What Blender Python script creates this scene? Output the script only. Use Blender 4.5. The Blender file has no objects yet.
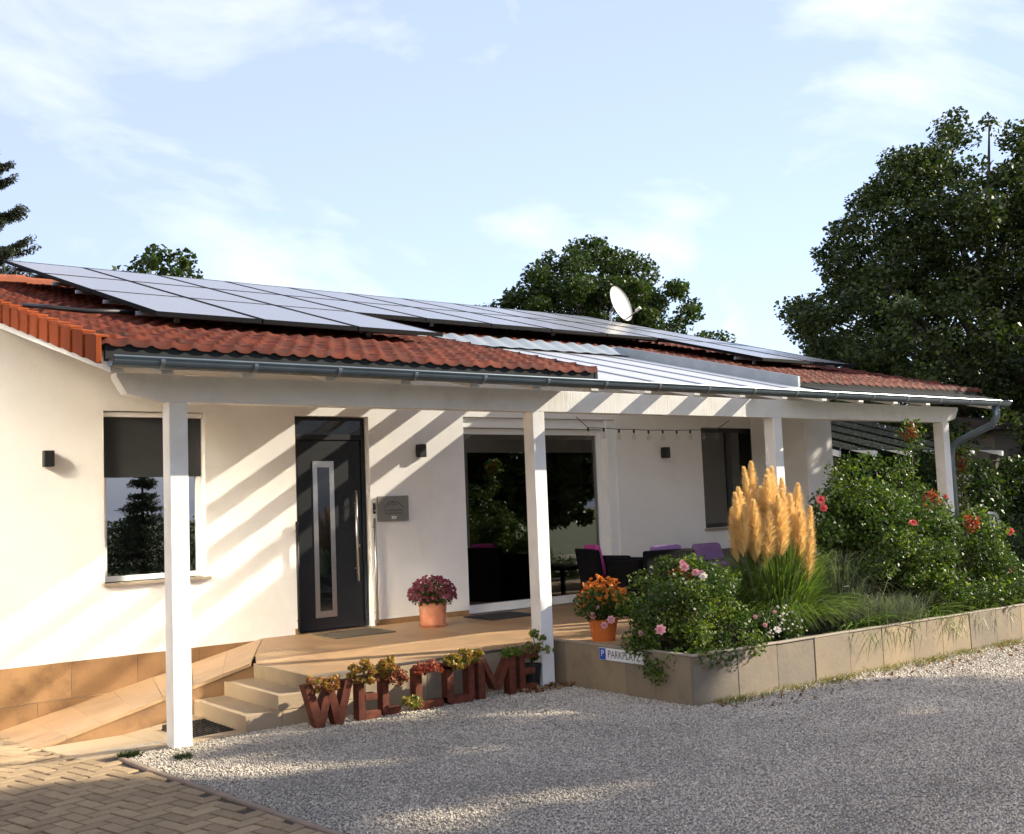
import bpy, math, random
import numpy as np
from mathutils import Vector, Matrix
random.seed(7)
RNG = np.random.default_rng(7)
S = bpy.context.scene
COL = S.collection
R = math.radians

# ------------------------------------------------------------------ camera
cam_d = bpy.data.cameras.new('camera'); cam = bpy.data.objects.new('camera', cam_d); COL.objects.link(cam)
CAM = Vector((-1.859, -10.8257, 1.637))
yaw, pit, rol = R(-37.2961), R(4.6124), R(-2.2368)
Fv = Vector((-math.sin(yaw)*math.cos(pit), math.cos(yaw)*math.cos(pit), math.sin(pit)))
Rv = Vector((math.cos(yaw), math.sin(yaw), 0)); Uv = Rv.cross(Fv)
R2 = math.cos(rol)*Rv + math.sin(rol)*Uv; U2 = -math.sin(rol)*Rv + math.cos(rol)*Uv
M = Matrix((R2, U2, -Fv)).transposed().to_4x4(); M.translation = CAM
cam.matrix_world = M
cam_d.sensor_width = 36; cam_d.sensor_fit = 'HORIZONTAL'; cam_d.lens = 1091.29*36/1024
cam_d.clip_start = .1; cam_d.clip_end = 2000
S.camera = cam

# ------------------------------------------------------------------ light
SUN = Vector((2.25, -1.0, 1.18)).normalized()
SUN_EL = math.asin(SUN.z); SUN_ROT = math.atan2(-SUN.x, SUN.y)
sd = bpy.data.lights.new('sun', 'SUN'); sd.energy = 5.0; sd.angle = R(.53); sd.color = (1, .90, .73)
so = bpy.data.objects.new('sun', sd); COL.objects.link(so)
so.rotation_euler = SUN.to_track_quat('Z', 'Y').to_euler()
W = bpy.data.worlds.new('World'); S.world = W; W.use_nodes = True
nt = W.node_tree; nt.nodes.clear()
def N(t, typ, **kw):
    n = t.nodes.new(typ)
    for k, v in kw.items(): setattr(n, k, v)
    return n
wo = N(nt, 'ShaderNodeOutputWorld'); bg = N(nt, 'ShaderNodeBackground'); sky = N(nt, 'ShaderNodeTexSky')
sky.sky_type = 'NISHITA'; sky.sun_disc = False; sky.sun_elevation = SUN_EL; sky.sun_rotation = SUN_ROT % (2*math.pi)
sky.air_density = 1.0; sky.dust_density = 2.0; sky.ozone_density = 1.5
SKY_STRENGTH = .125
bg.inputs['Strength'].default_value = SKY_STRENGTH
tc = N(nt, 'ShaderNodeTexCoord'); mp = N(nt, 'ShaderNodeMapping')
mp.inputs['Scale'].default_value = (1.3, 2.6, 3.0); mp.inputs['Rotation'].default_value = (R(20), R(-38), R(35)); mp.inputs['Location'].default_value = (.35, .2, .1)
nz = N(nt, 'ShaderNodeTexNoise'); nz.inputs['Scale'].default_value = 1.6; nz.inputs['Detail'].default_value = 7; nz.inputs['Roughness'].default_value = .55
nz.inputs['Distortion'].default_value = .6
rp = N(nt, 'ShaderNodeValToRGB'); rp.color_ramp.elements[0].position = .545; rp.color_ramp.elements[1].position = .95
mx = N(nt, 'ShaderNodeMixRGB'); mx.inputs['Color2'].default_value = (5.9, 5.8, 5.8, 1)
nt.links.new(tc.outputs['Generated'], mp.inputs['Vector']); nt.links.new(mp.outputs[0], nz.inputs['Vector'])
nt.links.new(nz.outputs['Fac'], rp.inputs['Fac']); nt.links.new(rp.outputs['Color'], mx.inputs['Fac'])
hz = N(nt, 'ShaderNodeMixRGB'); hz.inputs['Fac'].default_value = .6; hz.inputs['Color2'].default_value = (2.75, 3.05, 4.3, 1)
nt.links.new(sky.outputs[0], hz.inputs['Color1']); nt.links.new(hz.outputs[0], mx.inputs['Color1']); nt.links.new(mx.outputs[0], bg.inputs['Color']); nt.links.new(bg.outputs[0], wo.inputs['Surface'])
S.view_settings.view_transform = 'Standard'; S.view_settings.look = 'None'
S.view_settings.exposure = 1.2; S.view_settings.gamma = 1; S.view_settings.use_curve_mapping = False
S.render.engine = 'CYCLES'
S.cycles.blur_glossy = 0.0; S.cycles.sample_clamp_indirect = 0.0; S.cycles.caustics_reflective = True; S.cycles.max_bounces = 10; S.cycles.transparent_max_bounces = 12; S.cycles.diffuse_bounces = 5

# ------------------------------------------------------------------ materials
def base(name):
    m = bpy.data.materials.new(name); m.use_nodes = True
    t = m.node_tree; return m, t, t.nodes['Principled BSDF'], t.nodes['Material Output']
def c4(c): return (c[0], c[1], c[2], 1)
def pm(name, col, rough=.6, col2=None, var=.12, scale=6, island=False, bump=0, bscale=60, metal=0, ior=1.45, detail=5, stain=None, stain_scale=1.2, grain=None):
    m, t, b, o = base(name)
    col2 = col2 or tuple(min(1, x*(1+var)) for x in col); col1 = col if col2 and not var else tuple(x*(1-var) for x in col)
    co = N(t, 'ShaderNodeTexCoord'); n = N(t, 'ShaderNodeTexNoise'); n.inputs['Scale'].default_value = scale; n.inputs['Detail'].default_value = detail
    t.links.new(co.outputs['Object'], n.inputs['Vector'])
    mx = N(t, 'ShaderNodeMixRGB'); mx.inputs['Color1'].default_value = c4(col1); mx.inputs['Color2'].default_value = c4(col2)
    fac = n.outputs['Fac']
    rmp = N(t, 'ShaderNodeMapRange'); rmp.inputs['From Min'].default_value = .3; rmp.inputs['From Max'].default_value = .7
    t.links.new(fac, rmp.inputs['Value']); fac = rmp.outputs[0]
    if island:
        g = N(t, 'ShaderNodeNewGeometry'); a = N(t, 'ShaderNodeMath', operation='MULTIPLY_ADD'); a.inputs[1].default_value = .7
        q = N(t, 'ShaderNodeMath', operation='MULTIPLY'); q.inputs[1].default_value = .3
        t.links.new(fac, q.inputs[0]); t.links.new(g.outputs['Random Per Island'], a.inputs[0]); t.links.new(q.outputs[0], a.inputs[2]); fac = a.outputs[0]
    t.links.new(fac, mx.inputs['Fac']); cout = mx.outputs[0]
    if stain:
        n3 = N(t, 'ShaderNodeTexNoise'); n3.inputs['Scale'].default_value = stain_scale; n3.inputs['Detail'].default_value = 8; n3.inputs['Roughness'].default_value = .7
        t.links.new(co.outputs['Object'], n3.inputs['Vector'])
        r3 = N(t, 'ShaderNodeValToRGB'); r3.color_ramp.elements[0].position = .5; r3.color_ramp.elements[1].position = .72
        r3.color_ramp.elements[1].color = (.75, .75, .75, 1)
        t.links.new(n3.outputs['Fac'], r3.inputs['Fac'])
        m3 = N(t, 'ShaderNodeMixRGB'); m3.inputs['Color2'].default_value = c4(stain)
        t.links.new(r3.outputs[0], m3.inputs['Fac']); t.links.new(cout, m3.inputs['Color1']); cout = m3.outputs[0]
    t.links.new(cout, b.inputs['Base Color'])
    b.inputs['Roughness'].default_value = rough; b.inputs['Metallic'].default_value = metal; b.inputs['IOR'].default_value = ior
    if bump:
        n2 = N(t, 'ShaderNodeTexNoise'); n2.inputs['Scale'].default_value = bscale; n2.inputs['Detail'].default_value = 4
        if grain:
            gm = N(t, 'ShaderNodeMapping'); gm.inputs['Scale'].default_value = grain; t.links.new(co.outputs['Object'], gm.inputs['Vector']); t.links.new(gm.outputs[0], n2.inputs['Vector'])
        else: t.links.new(co.outputs['Object'], n2.inputs['Vector'])
        bp = N(t, 'ShaderNodeBump'); bp.inputs['Strength'].default_value = bump; bp.inputs['Distance'].default_value = .01
        t.links.new(n2.outputs['Fac'], bp.inputs['Height']); t.links.new(bp.outputs[0], b.inputs['Normal'])
    return m
def leafm(name, c1, c2, trans=.3, rough=.5, tc_=None):
    m, t, b, o = base(name); b.inputs['Specular IOR Level'].default_value = .3
    g = N(t, 'ShaderNodeNewGeometry'); mx = N(t, 'ShaderNodeMixRGB')
    mx.inputs['Color1'].default_value = c4(c1); mx.inputs['Color2'].default_value = c4(c2)
    t.links.new(g.outputs['Random Per Island'], mx.inputs['Fac']); t.links.new(mx.outputs[0], b.inputs['Base Color'])
    b.inputs['Roughness'].default_value = rough
    tr = N(t, 'ShaderNodeBsdfTranslucent'); ms = N(t, 'ShaderNodeMixShader'); ms.inputs[0].default_value = trans
    mul = N(t, 'ShaderNodeMixRGB', blend_type='MULTIPLY'); mul.inputs[0].default_value = 1; mul.inputs['Color2'].default_value = c4(tc_ or (1.3, 1.5, .6))
    t.links.new(mx.outputs[0], mul.inputs['Color1']); t.links.new(mul.outputs[0], tr.inputs['Color'])
    t.links.new(b.outputs[0], ms.inputs[1]); t.links.new(tr.outputs[0], ms.inputs[2]); t.links.new(ms.outputs[0], o.inputs['Surface'])
    return m
def glassm(name, tint, ior=1.45, rough=.01, milk=0):
    # clear sheet: fresnel mix of a mirror and a transparent pass-through
    m, t, b, o = base(name); t.nodes.remove(b)
    tr = N(t, 'ShaderNodeBsdfTransparent'); tr.inputs[0].default_value = c4(tint)
    gl = N(t, 'ShaderNodeBsdfGlossy'); gl.inputs['Roughness'].default_value = rough
    lw = N(t, 'ShaderNodeLayerWeight'); lw.inputs['Blend'].default_value = .5
    pw = N(t, 'ShaderNodeMath', operation='POWER'); pw.inputs[1].default_value = 5; t.links.new(lw.outputs['Facing'], pw.inputs[0])
    f0 = ((ior-1)/(ior+1))**2; fr = N(t, 'ShaderNodeMath', operation='MULTIPLY_ADD'); fr.inputs[1].default_value = 1-f0; fr.inputs[2].default_value = f0; t.links.new(pw.outputs[0], fr.inputs[0])
    ms = N(t, 'ShaderNodeMixShader'); t.links.new(fr.outputs[0], ms.inputs[0]); low = tr.outputs[0]
    if milk:
        df = N(t, 'ShaderNodeBsdfDiffuse'); df.inputs[0].default_value = (.8, .8, .78, 1); mk = N(t, 'ShaderNodeMixShader'); mk.inputs[0].default_value = milk
        t.links.new(low, mk.inputs[1]); t.links.new(df.outputs[0], mk.inputs[2]); low = mk.outputs[0]
    t.links.new(low, ms.inputs[1]); t.links.new(gl.outputs[0], ms.inputs[2])
    t.links.new(ms.outputs[0], o.inputs['Surface']); return m
MT = {}
MT['plaster'] = pm('white_plaster', (.80, .785, .76), .9, var=.025, scale=2, bump=.45, bscale=120, stain=(.70, .665, .61), stain_scale=.9)
MT['white_wood'] = pm('white_painted_wood', (.78, .76, .73), .55, var=.04, scale=5, bump=.4, bscale=60, stain=(.64, .61, .56), stain_scale=3, grain=(1, 1, .05))
MT['white_pvc'] = pm('white_window_frame', (.78, .78, .77), .35, var=.02)
MT['plinth'] = pm('brown_plinth_tile', (.21, .11, .045), .6, (.34, .195, .085), .15, 5, True, .15, 30, stain=(.12, .065, .03), stain_scale=3.5)
MT['floor_tile'] = pm('tan_floor_tile', (.36, .22, .115), .5, (.45, .295, .16), .08, 4, True, .1, 40, stain=(.23, .165, .105), stain_scale=1.8)
MT['slab'] = pm('stone_slab', (.13, .122, .11), .65, (.36, .265, .15), .1, 2, True, .2, 30, stain=(.15, .115, .075), stain_scale=4.5)
MT['step'] = pm('step_slab', (.33, .245, .155), .6, (.40, .30, .19), .08, 4, True, .2, 30, stain=(.36, .29, .20), stain_scale=3)
MT['cap'] = pm('cap_slab', (.27, .23, .175), .6, (.34, .28, .21), .08, 4, True, .15, 30)
MT['paver'] = pm('clay_paver', (.25, .175, .10), .85, (.38, .275, .155), .1, 12, True, .4, 80)
MT['joint'] = pm('joint_sand', (.06, .047, .033), .95, var=.3, scale=30)
MT['kerb'] = pm('kerb_stone', (.26, .19, .14), .85, var=.15, scale=9, bump=.3)
MT['gravel_base'] = pm('gravel_bed', (.22, .205, .18), .95, (.38, .35, .30), .1, 45, bump=1, bscale=90)
MT['stone'] = pm('gravel_stone', (.23, .207, .172), .9, (.68, .60, .49), .1, 1.3, True)
MT['anthracite'] = pm('anthracite_paint', (.007, .008, .011), .5, var=.08)
MT['black'] = pm('black_metal', (.012, .012, .013), .45, var=.1)
MT['steel'] = pm('brushed_steel', (.55, .53, .50), .3, var=.05, metal=1, scale=40)
MT['plate'] = pm('bronzed_steel', (.27, .24, .20), .42, var=.05, metal=.8, scale=40)
MT['engrave'] = pm('engraved_line', (.06, .055, .05), .5, var=.1)
MT['zinc'] = pm('zinc_sheet', (.30, .33, .36), .38, var=.12, scale=5, metal=.85, bump=.05)
MT['gutter'] = pm('grey_gutter', (.13, .165, .19), .35, var=.15, scale=5, metal=.55)
MT['fascia'] = pm('dark_fascia', (.028, .03, .031), .8, var=.25, scale=6)
MT['lead'] = pm('lead_flashing', (.30, .34, .37), .45, var=.1, scale=6, metal=.4, bump=.3, bscale=9)
MT['verge'] = pm('verge_tile', (.21, .042, .010), .75, (.33, .075, .017), .1, 7, True, .2, 40, stain=(.14, .04, .02), stain_scale=7)
for k_ in ('verge', 'fascia'): MT[k_].node_tree.nodes['Principled BSDF'].inputs['Specular IOR Level'].default_value = .12
MT['ridge'] = pm('ridge_tile', (.30, .085, .035), .65, var=.2, scale=9)
MT['rust'] = pm('rusty_steel', (.07, .016, .007), .85, (.15, .034, .013), .2, 14, bump=.3, bscale=90)
MT['terracotta'] = pm('terracotta', (.47, .155, .075), .75, (.58, .25, .14), .1, 9, bump=.1, stain=(.62, .40, .28), stain_scale=6)
MT['terracotta2'] = pm('orange_pot', (.58, .15, .03), .5, var=.1, scale=7)
MT['soil'] = pm('soil', (.045, .03, .02), .95, var=.4, scale=30, bump=.6)
MT['wicker'] = pm('dark_wicker', (.006, .006, .007), .7, var=.3, scale=90, bump=.6, bscale=120)
MT['wicker'].node_tree.nodes['Principled BSDF'].inputs['Specular IOR Level'].default_value = .12
MT['wicker_grey'] = pm('grey_wicker', (.10, .085, .075), .7, var=.3, scale=90, bump=.6, bscale=120)
MT['purple'] = pm('purple_fabric', (.23, .13, .30), .9, var=.08, scale=20)
MT['magenta'] = pm('magenta_fabric', (.45, .05, .24), .9, var=.08, scale=20)
MT['mat'] = pm('brown_coir', (.10, .08, .055), .95, var=.2, scale=60, bump=.5)
MT['mat2'] = pm('grey_mat', (.03, .03, .032), .95, var=.2, scale=60, bump=.5)
MT['cable'] = pm('black_cable', (.01, .01, .01), .5)
MT['sign_white'] = pm('enamel_white', (.75, .75, .76), .3, var=.02)
MT['sign_blue'] = pm('enamel_blue', (.02, .08, .42), .3, var=.02)
MT['paper'] = pm('paper_label', (.8, .8, .76), .7, var=.05)
MT['dish'] = pm('dish_paint', (.50, .49, .47), .5, var=.06, scale=4)
MT['bark'] = pm('bark', (.07, .055, .04), .95, var=.35, scale=9, bump=.8, bscale=20)
MT['grass'] = pm('grass_ground', (.035, .06, .018), .95, (.07, .09, .03), .2, 3, bump=.5)
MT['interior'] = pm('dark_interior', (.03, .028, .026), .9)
MT['shutter'] = pm('dark_roller_blind', (.035, .038, .04), .6, var=.1)
MT['old_wall'] = pm('beige_render', (.13, .115, .095), .9, var=.08, scale=3)
MT['old_roof'] = pm('brown_roof', (.035, .024, .02), .8, var=.2, scale=5)
MT['chimney'] = pm('chimney_render', (.55, .38, .31), .9, var=.1)
MT['plastic_white'] = pm('white_plastic', (.7, .7, .68), .4, var=.03)
MT['black_frame'] = pm('black_anodised', (.006,.006,.007), .7)
MT['black_frame'].node_tree.nodes['Principled BSDF'].inputs['Specular IOR Level'].default_value = .08
MT['solar_frame'] = pm('alu_frame', (.35, .36, .37), .35, var=.05, metal=.8)
MT['bounce_mirror'] = pm('sun_bounce_mirror', (.95, .93, .89), .27, var=.01, metal=1)  # metallic mirror for the added reflector house, sends sun back to the facade
MT['pane'] = glassm('window_pane', (.42, .45, .44), 2.5, .005)
MT['pane_dark'] = pm('dark_door_glass', (.006, .008, .009), .03, var=.1, ior=1.6)
MT['pane_up'] = glassm('insulating_pane', (.36, .40, .40), 4.6, .004)
MT['canopy_glass'] = glassm('canopy_glass', (.95, .96, .96), 1.22, .45, .4)
MT['bulb'] = glassm('bulb_glass', (.93, .93, .9), 1.5, .02)
MT['maple'] = leafm('maple_leaf', (.012, .025, .007), (.055, .072, .018), .25, .55)
MT['maple2'] = leafm('lime_leaf', (.016, .034, .009), (.05, .072, .016), .3, .5)
MT['conifer'] = leafm('conifer_needle', (.018, .034, .018), (.05, .055, .025), .1, .6)
MT['rose_leaf'] = leafm('rose_leaf', (.020, .045, .010), (.075, .115, .020), .3, .48)
MT['rose_leaf_pale'] = leafm('pale_rose_leaf', (.055, .10, .015), (.21, .24, .04), .35, .48)
MT['hedge'] = leafm('hedge_leaf', (.012, .028, .009), (.04, .062, .016), .3, .5)
MT['hedge_y'] = leafm('yellow_hedge_leaf', (.07, .10, .015), (.20, .19, .02), .35, .5)
MT['young'] = leafm('reddish_leaf', (.20, .045, .025), (.30, .11, .04), .35, .5, (1.4, .9, .6))
MT['blade'] = leafm('grass_blade', (.06, .11, .02), (.19, .26, .05), .3, .45)
MT['blade_grey'] = leafm('grey_blade', (.09, .12, .07), (.20, .22, .13), .25, .5)
MT['plume'] = leafm('pampas_plume', (.72, .50, .20), (.92, .77, .44), .4, .8, (1.05, .95, .72))
MT['lav'] = leafm('lavender_leaf', (.09, .11, .075), (.17, .19, .13), .2, .6)
MT['pink'] = leafm('pink_petal', (.62, .26, .30), (.75, .45, .46), .3, .6, (1.1, .8, .8))
MT['white_petal'] = leafm('white_petal', (.7, .62, .55), (.8, .76, .7), .3, .6, (1, 1, .9))
MT['red_petal'] = leafm('red_petal', (.50, .06, .07), (.62, .15, .13), .3, .5, (1.2, .7, .7))
MT['mum'] = leafm('mauve_petal', (.20, .035, .07), (.40, .12, .17), .25, .6, (1.1, .7, .8))
MT['orange_petal'] = leafm('orange_petal', (.55, .16, .02), (.65, .28, .06), .3, .6, (1.2, .9, .5))
MT['sedum_y'] = leafm('yellow_sedum', (.22, .17, .03), (.38, .28, .05), .3, .5, (1.2, 1.0, .5))
MT['sedum_r'] = leafm('red_sedum', (.25, .04, .03), (.36, .12, .06), .3, .5, (1.2, .7, .6))
MT['dry'] = leafm('dry_leaf', (.16, .08, .035), (.28, .17, .07), .2, .7, (1.1, .9, .6))
MT['moss'] = leafm('weed_blade', (.10, .11, .02), (.26, .21, .06), .3, .6)

def roof_mat():
    m, t, b, o = base('red_roof_tile')
    co = N(t, 'ShaderNodeTexCoord'); sep = N(t, 'ShaderNodeSeparateXYZ'); t.links.new(co.outputs['Object'], sep.inputs[0])
    def cell(out, w, off):
        a = N(t, 'ShaderNodeMath', operation='ADD'); a.inputs[1].default_value = off; t.links.new(out, a.inputs[0])
        d = N(t, 'ShaderNodeMath', operation='DIVIDE'); d.inputs[1].default_value = w; t.links.new(a.outputs[0], d.inputs[0])
        f = N(t, 'ShaderNodeMath', operation='FLOOR'); t.links.new(d.outputs[0], f.inputs[0]); return f.outputs[0]
    cb = N(t, 'ShaderNodeCombineXYZ'); t.links.new(cell(sep.outputs[0], TW, -RX0), cb.inputs[0]); t.links.new(cell(sep.outputs[1], TH, -RY0), cb.inputs[1])
    wn = N(t, 'ShaderNodeTexWhiteNoise'); t.links.new(cb.outputs[0], wn.inputs['Vector'])
    mx = N(t, 'ShaderNodeMixRGB'); mx.inputs['Color1'].default_value = (.062, .012, .0065, 1); mx.inputs['Color2'].default_value = (.125, .026, .012, 1)
    t.links.new(wn.outputs['Value'], mx.inputs['Fac'])
    n = N(t, 'ShaderNodeTexNoise'); n.inputs['Scale'].default_value = 7; n.inputs['Detail'].default_value = 8; n.inputs['Roughness'].default_value = .7
    t.links.new(co.outputs['Object'], n.inputs['Vector'])
    r = N(t, 'ShaderNodeValToRGB'); r.color_ramp.elements[0].position = .48; r.color_ramp.elements[1].position = .72; t.links.new(n.outputs['Fac'], r.inputs[0])
    m2 = N(t, 'ShaderNodeMixRGB'); m2.inputs['Color2'].default_value = (.04, .02, .016, 1); t.links.new(r.outputs[0], m2.inputs['Fac']); t.links.new(mx.outputs[0], m2.inputs['Color1'])
    t.links.new(m2.outputs[0], b.inputs['Base Color']); b.inputs['Roughness'].default_value = .8; b.inputs['Specular IOR Level'].default_value = .2
    return m
def solar_mat():
    m, t, b, o = base('solar_glass')
    b.inputs['Base Color'].default_value = (.18, .165, .145, 1); b.inputs['Specular Tint'].default_value = (1, .95, .88, 1); b.inputs['Roughness'].default_value = .2; b.inputs['IOR'].default_value = 2.8
    return m
MT['solar'] = solar_mat()

# ------------------------------------------------------------------ mesh helpers
def woff(o):
    v = Vector((0, 0, 0))
    while o is not None: v = v + o.location; o = o.parent
    return v
class MB:
    def __init__(s): s.v = []; s.f = []
    def add(s, vs, fs):
        n = len(s.v); s.v += [tuple(v) for v in vs]; s.f += [tuple(i+n for i in f) for f in fs]; return s
    def box(s, x0, x1, y0, y1, z0, z1):
        return s.add([(x0,y0,z0),(x1,y0,z0),(x1,y1,z0),(x0,y1,z0),(x0,y0,z1),(x1,y0,z1),(x1,y1,z1),(x0,y1,z1)],
            [(0,3,2,1),(4,5,6,7),(0,1,5,4),(1,2,6,5),(2,3,7,6),(3,0,4,7)])
    def hexa(s, p):  # 8 points: bottom ring 4, top ring 4
        return s.add(p, [(0,3,2,1),(4,5,6,7),(0,1,5,4),(1,2,6,5),(2,3,7,6),(3,0,4,7)])
    def prism_y(s, poly, y0, y1):  # poly in (x,z), counter-clockwise seen from -Y
        n = len(poly)
        vs = [(x, y0, z) for x, z in poly]+[(x, y1, z) for x, z in poly]
        fs = [tuple(range(n)), tuple(range(2*n-1, n-1, -1))]
        for i in range(n): j = (i+1) % n; fs.append((i, i+n, j+n, j))
        return s.add(vs, fs)
    def prism_x(s, poly, x0, x1):  # poly in (y,z)
        n = len(poly)
        vs = [(x0, y, z) for y, z in poly]+[(x1, y, z) for y, z in poly]
        fs = [tuple(range(n-1, -1, -1)), tuple(range(n, 2*n))]
        for i in range(n): j = (i+1) % n; fs.append((i, j, j+n, i+n))
        return s.add(vs, fs)
    def tube(s, pts, r, seg=8, cap=True):
        pts = [Vector(p) for p in pts]; n = len(pts)
        rs = r if isinstance(r, (list, tuple)) else [r]*n
        k0 = len(s.v); ref = None
        for i, p in enumerate(pts):
            d = (pts[min(i+1, n-1)]-pts[max(i-1, 0)]).normalized()
            if ref is None: ref = Vector((0, 0, 1)) if abs(d.z) < .9 else Vector((1, 0, 0))
            a = d.cross(ref).normalized(); b = a.cross(d); ref = b
            for k in range(seg):
                t = 2*math.pi*k/seg; s.v.append(tuple(p+(a*math.cos(t)+b*math.sin(t))*rs[i]))
        for i in range(n-1):
            for k in range(seg):
                a, b = k0+i*seg+k, k0+i*seg+(k+1) % seg; s.f.append((a, a+seg, b+seg, b))
        if cap: s.f.append(tuple(k0+k for k in range(seg))); s.f.append(tuple(k0+(n-1)*seg+k for k in reversed(range(seg))))
        return s
    def lathe(s, prof, c=(0, 0, 0), seg=28):
        k0 = len(s.v); n = len(prof)
        for r, z in prof:
            for k in range(seg):
                t = 2*math.pi*k/seg; s.v.append((c[0]+r*math.cos(t), c[1]+r*math.sin(t), c[2]+z))
        for i in range(n-1):
            for k in range(seg):
                a, b = k0+i*seg+k, k0+i*seg+(k+1) % seg; s.f.append((a, b, b+seg, a+seg))
        s.f.append(tuple(k0+k for k in reversed(range(seg)))); s.f.append(tuple(k0+(n-1)*seg+k for k in range(seg)))
        return s
    def build(s, name, mat, parent=None, bevel=0, smooth=False, local=False):
        o = woff(parent) if (parent is not None and not local) else Vector((0, 0, 0))
        me = bpy.data.meshes.new(name); me.from_pydata([(v[0]-o.x, v[1]-o.y, v[2]-o.z) for v in s.v], [], s.f)
        me.materials.append(mat)
        if smooth: me.polygons.foreach_set('use_smooth', [True]*len(me.polygons))
        me.update(); ob = bpy.data.objects.new(name, me); COL.objects.link(ob)
        if parent is not None: ob.parent = parent
        if bevel:
            b = ob.modifiers.new('bevel', 'BEVEL'); b.width = bevel; b.segments = 2; b.limit_method = 'ANGLE'
        return ob
def npmesh(name, V, Q, mat, parent=None, smooth=False):
    """big mesh from numpy: V (n,3), Q (m,k) faces of k corners"""
    V = np.asarray(V, np.float32); Q = np.asarray(Q, np.int32); k = Q.shape[1]
    if parent is not None:
        o = woff(parent); V = V-np.array([o.x, o.y, o.z], np.float32)
    me = bpy.data.meshes.new(name); me.vertices.add(len(V)); me.vertices.foreach_set('co', V.ravel())
    me.loops.add(Q.size); me.loops.foreach_set('vertex_index', Q.ravel())
    me.polygons.add(len(Q)); me.polygons.foreach_set('loop_start', np.arange(0, Q.size, k, dtype=np.int32))
    if smooth: me.polygons.foreach_set('use_smooth', np.ones(len(Q), bool))
    me.update(calc_edges=True); me.validate(); me.materials.append(mat)
    ob = bpy.data.objects.new(name, me); COL.objects.link(ob)
    if parent is not None: ob.parent = parent
    return ob
def tag(o, label=None, cat=None, group=None, kind=None):
    if label: o['label'] = label
    if cat: o['category'] = cat
    if group: o['group'] = group
    if kind: o['kind'] = kind
    return o
def empty(name, loc, label=None, cat=None, group=None):
    o = bpy.data.objects.new(name, None); o.location = loc; o.empty_display_size = .1; COL.objects.link(o)
    return tag(o, label, cat, group)
def rnd_dirs(n):
    d = RNG.normal(size=(n, 3)); return d/np.linalg.norm(d, axis=1, keepdims=True)
def leafcards(P, size, aspect=.55, up=.0, droop=0, fold=.25):
    """rhombus leaves at points P; returns V, Q"""
    n = len(P); size = np.broadcast_to(np.asarray(size, float), (n,))[:, None]*RNG.uniform(.65, 1.3, (n, 1))
    a = rnd_dirs(n); a[:, 2] = a[:, 2]*(1-droop*.5)-droop*.4; a /= np.linalg.norm(a, axis=1, keepdims=True)
    nn = rnd_dirs(n); nn[:, 2] = np.abs(nn[:, 2])+up
    b = np.cross(nn, a); b /= np.linalg.norm(b, axis=1, keepdims=True)+1e-9
    c = np.cross(a, b)
    v0 = P-a*size*.5; v2 = P+a*size*.5
    v1 = P+b*size*aspect*.5+c*size*fold*.3; v3 = P-b*size*aspect*.5+c*size*fold*.3
    V = np.stack([v0, v1, v2, v3], 1).reshape(-1, 3); Q = np.arange(4*n).reshape(n, 4)
    return V, Q
def clump_points(centres, radii, n_each):
    out = []
    for c, r, n in zip(centres, radii, n_each):
        d = rnd_dirs(n)*(RNG.uniform(0, 1, (n, 1))**.45); out.append(np.asarray(c)+d*np.asarray(r))
    return np.concatenate(out)
def blades(base, tip, w, bend=.3, seg=4, droop=.3):
    """thin arching grass blades from base (n,3) to tip (n,3)"""
    n = len(base); d = tip-base; L = np.linalg.norm(d, axis=1, keepdims=True)
    side = np.cross(d, np.array([0, 0, 1.])+RNG.normal(size=(n, 3))*.3); side /= np.linalg.norm(side, axis=1, keepdims=True)+1e-9
    rows = []
    for i in range(seg+1):
        t = i/seg
        p = base+d*t; p[:, 2] += (L[:, 0]*droop*(4*t*(1-t))*.5)
        ww = w*(1-t**2*.9)
        rows.append(p-side*ww); rows.append(p+side*ww)
    V = np.stack(rows, 1); m = V.shape[1]
    Q = []
    for i in range(seg): Q.append([2*i, 2*i+1, 2*i+3, 2*i+2])
    Q = np.array(Q)[None]+(np.arange(n)*m)[:, None, None]
    return V.reshape(-1, 3), Q.reshape(-1, 4)
def cat_vq(parts):
    Vs, Qs, k = [], [], 0
    for V, Q in parts: Vs.append(V); Qs.append(Q+k); k += len(V)
    return np.concatenate(Vs), np.concatenate(Qs)
def blooms(P, r, petals=7, up=None):
    """little flowers: a ring or two of cupped petals around each point"""
    parts = []
    for p in P:
        n = up if up is not None else rnd_dirs(1)[0]
        n = np.asarray(n, float)+RNG.normal(size=3)*.25; n /= np.linalg.norm(n)
        a = np.cross(n, [.3, .2, 1.]); a /= np.linalg.norm(a); b = np.cross(n, a)
        for ring, (rr, lift) in enumerate(((1, .15), (.65, .45), (.35, .6))):
            V = []
            for k in range(petals):
                t = 2*math.pi*(k+ring*.5)/petals; t2 = t+.55*2*math.pi/petals*1.2; t0 = t-.55*2*math.pi/petals*1.2
                d = lambda q: a*math.cos(q)+b*math.sin(q)
                V += [p+n*r*lift*.3, p+d(t0)*r*rr*.7+n*r*lift, p+d(t)*r*rr+n*r*lift*1.1, p+d(t2)*r*rr*.7+n*r*lift]
            V = np.array(V); parts.append((V, np.arange(len(V)).reshape(-1, 4)))
    return cat_vq(parts)
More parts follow.
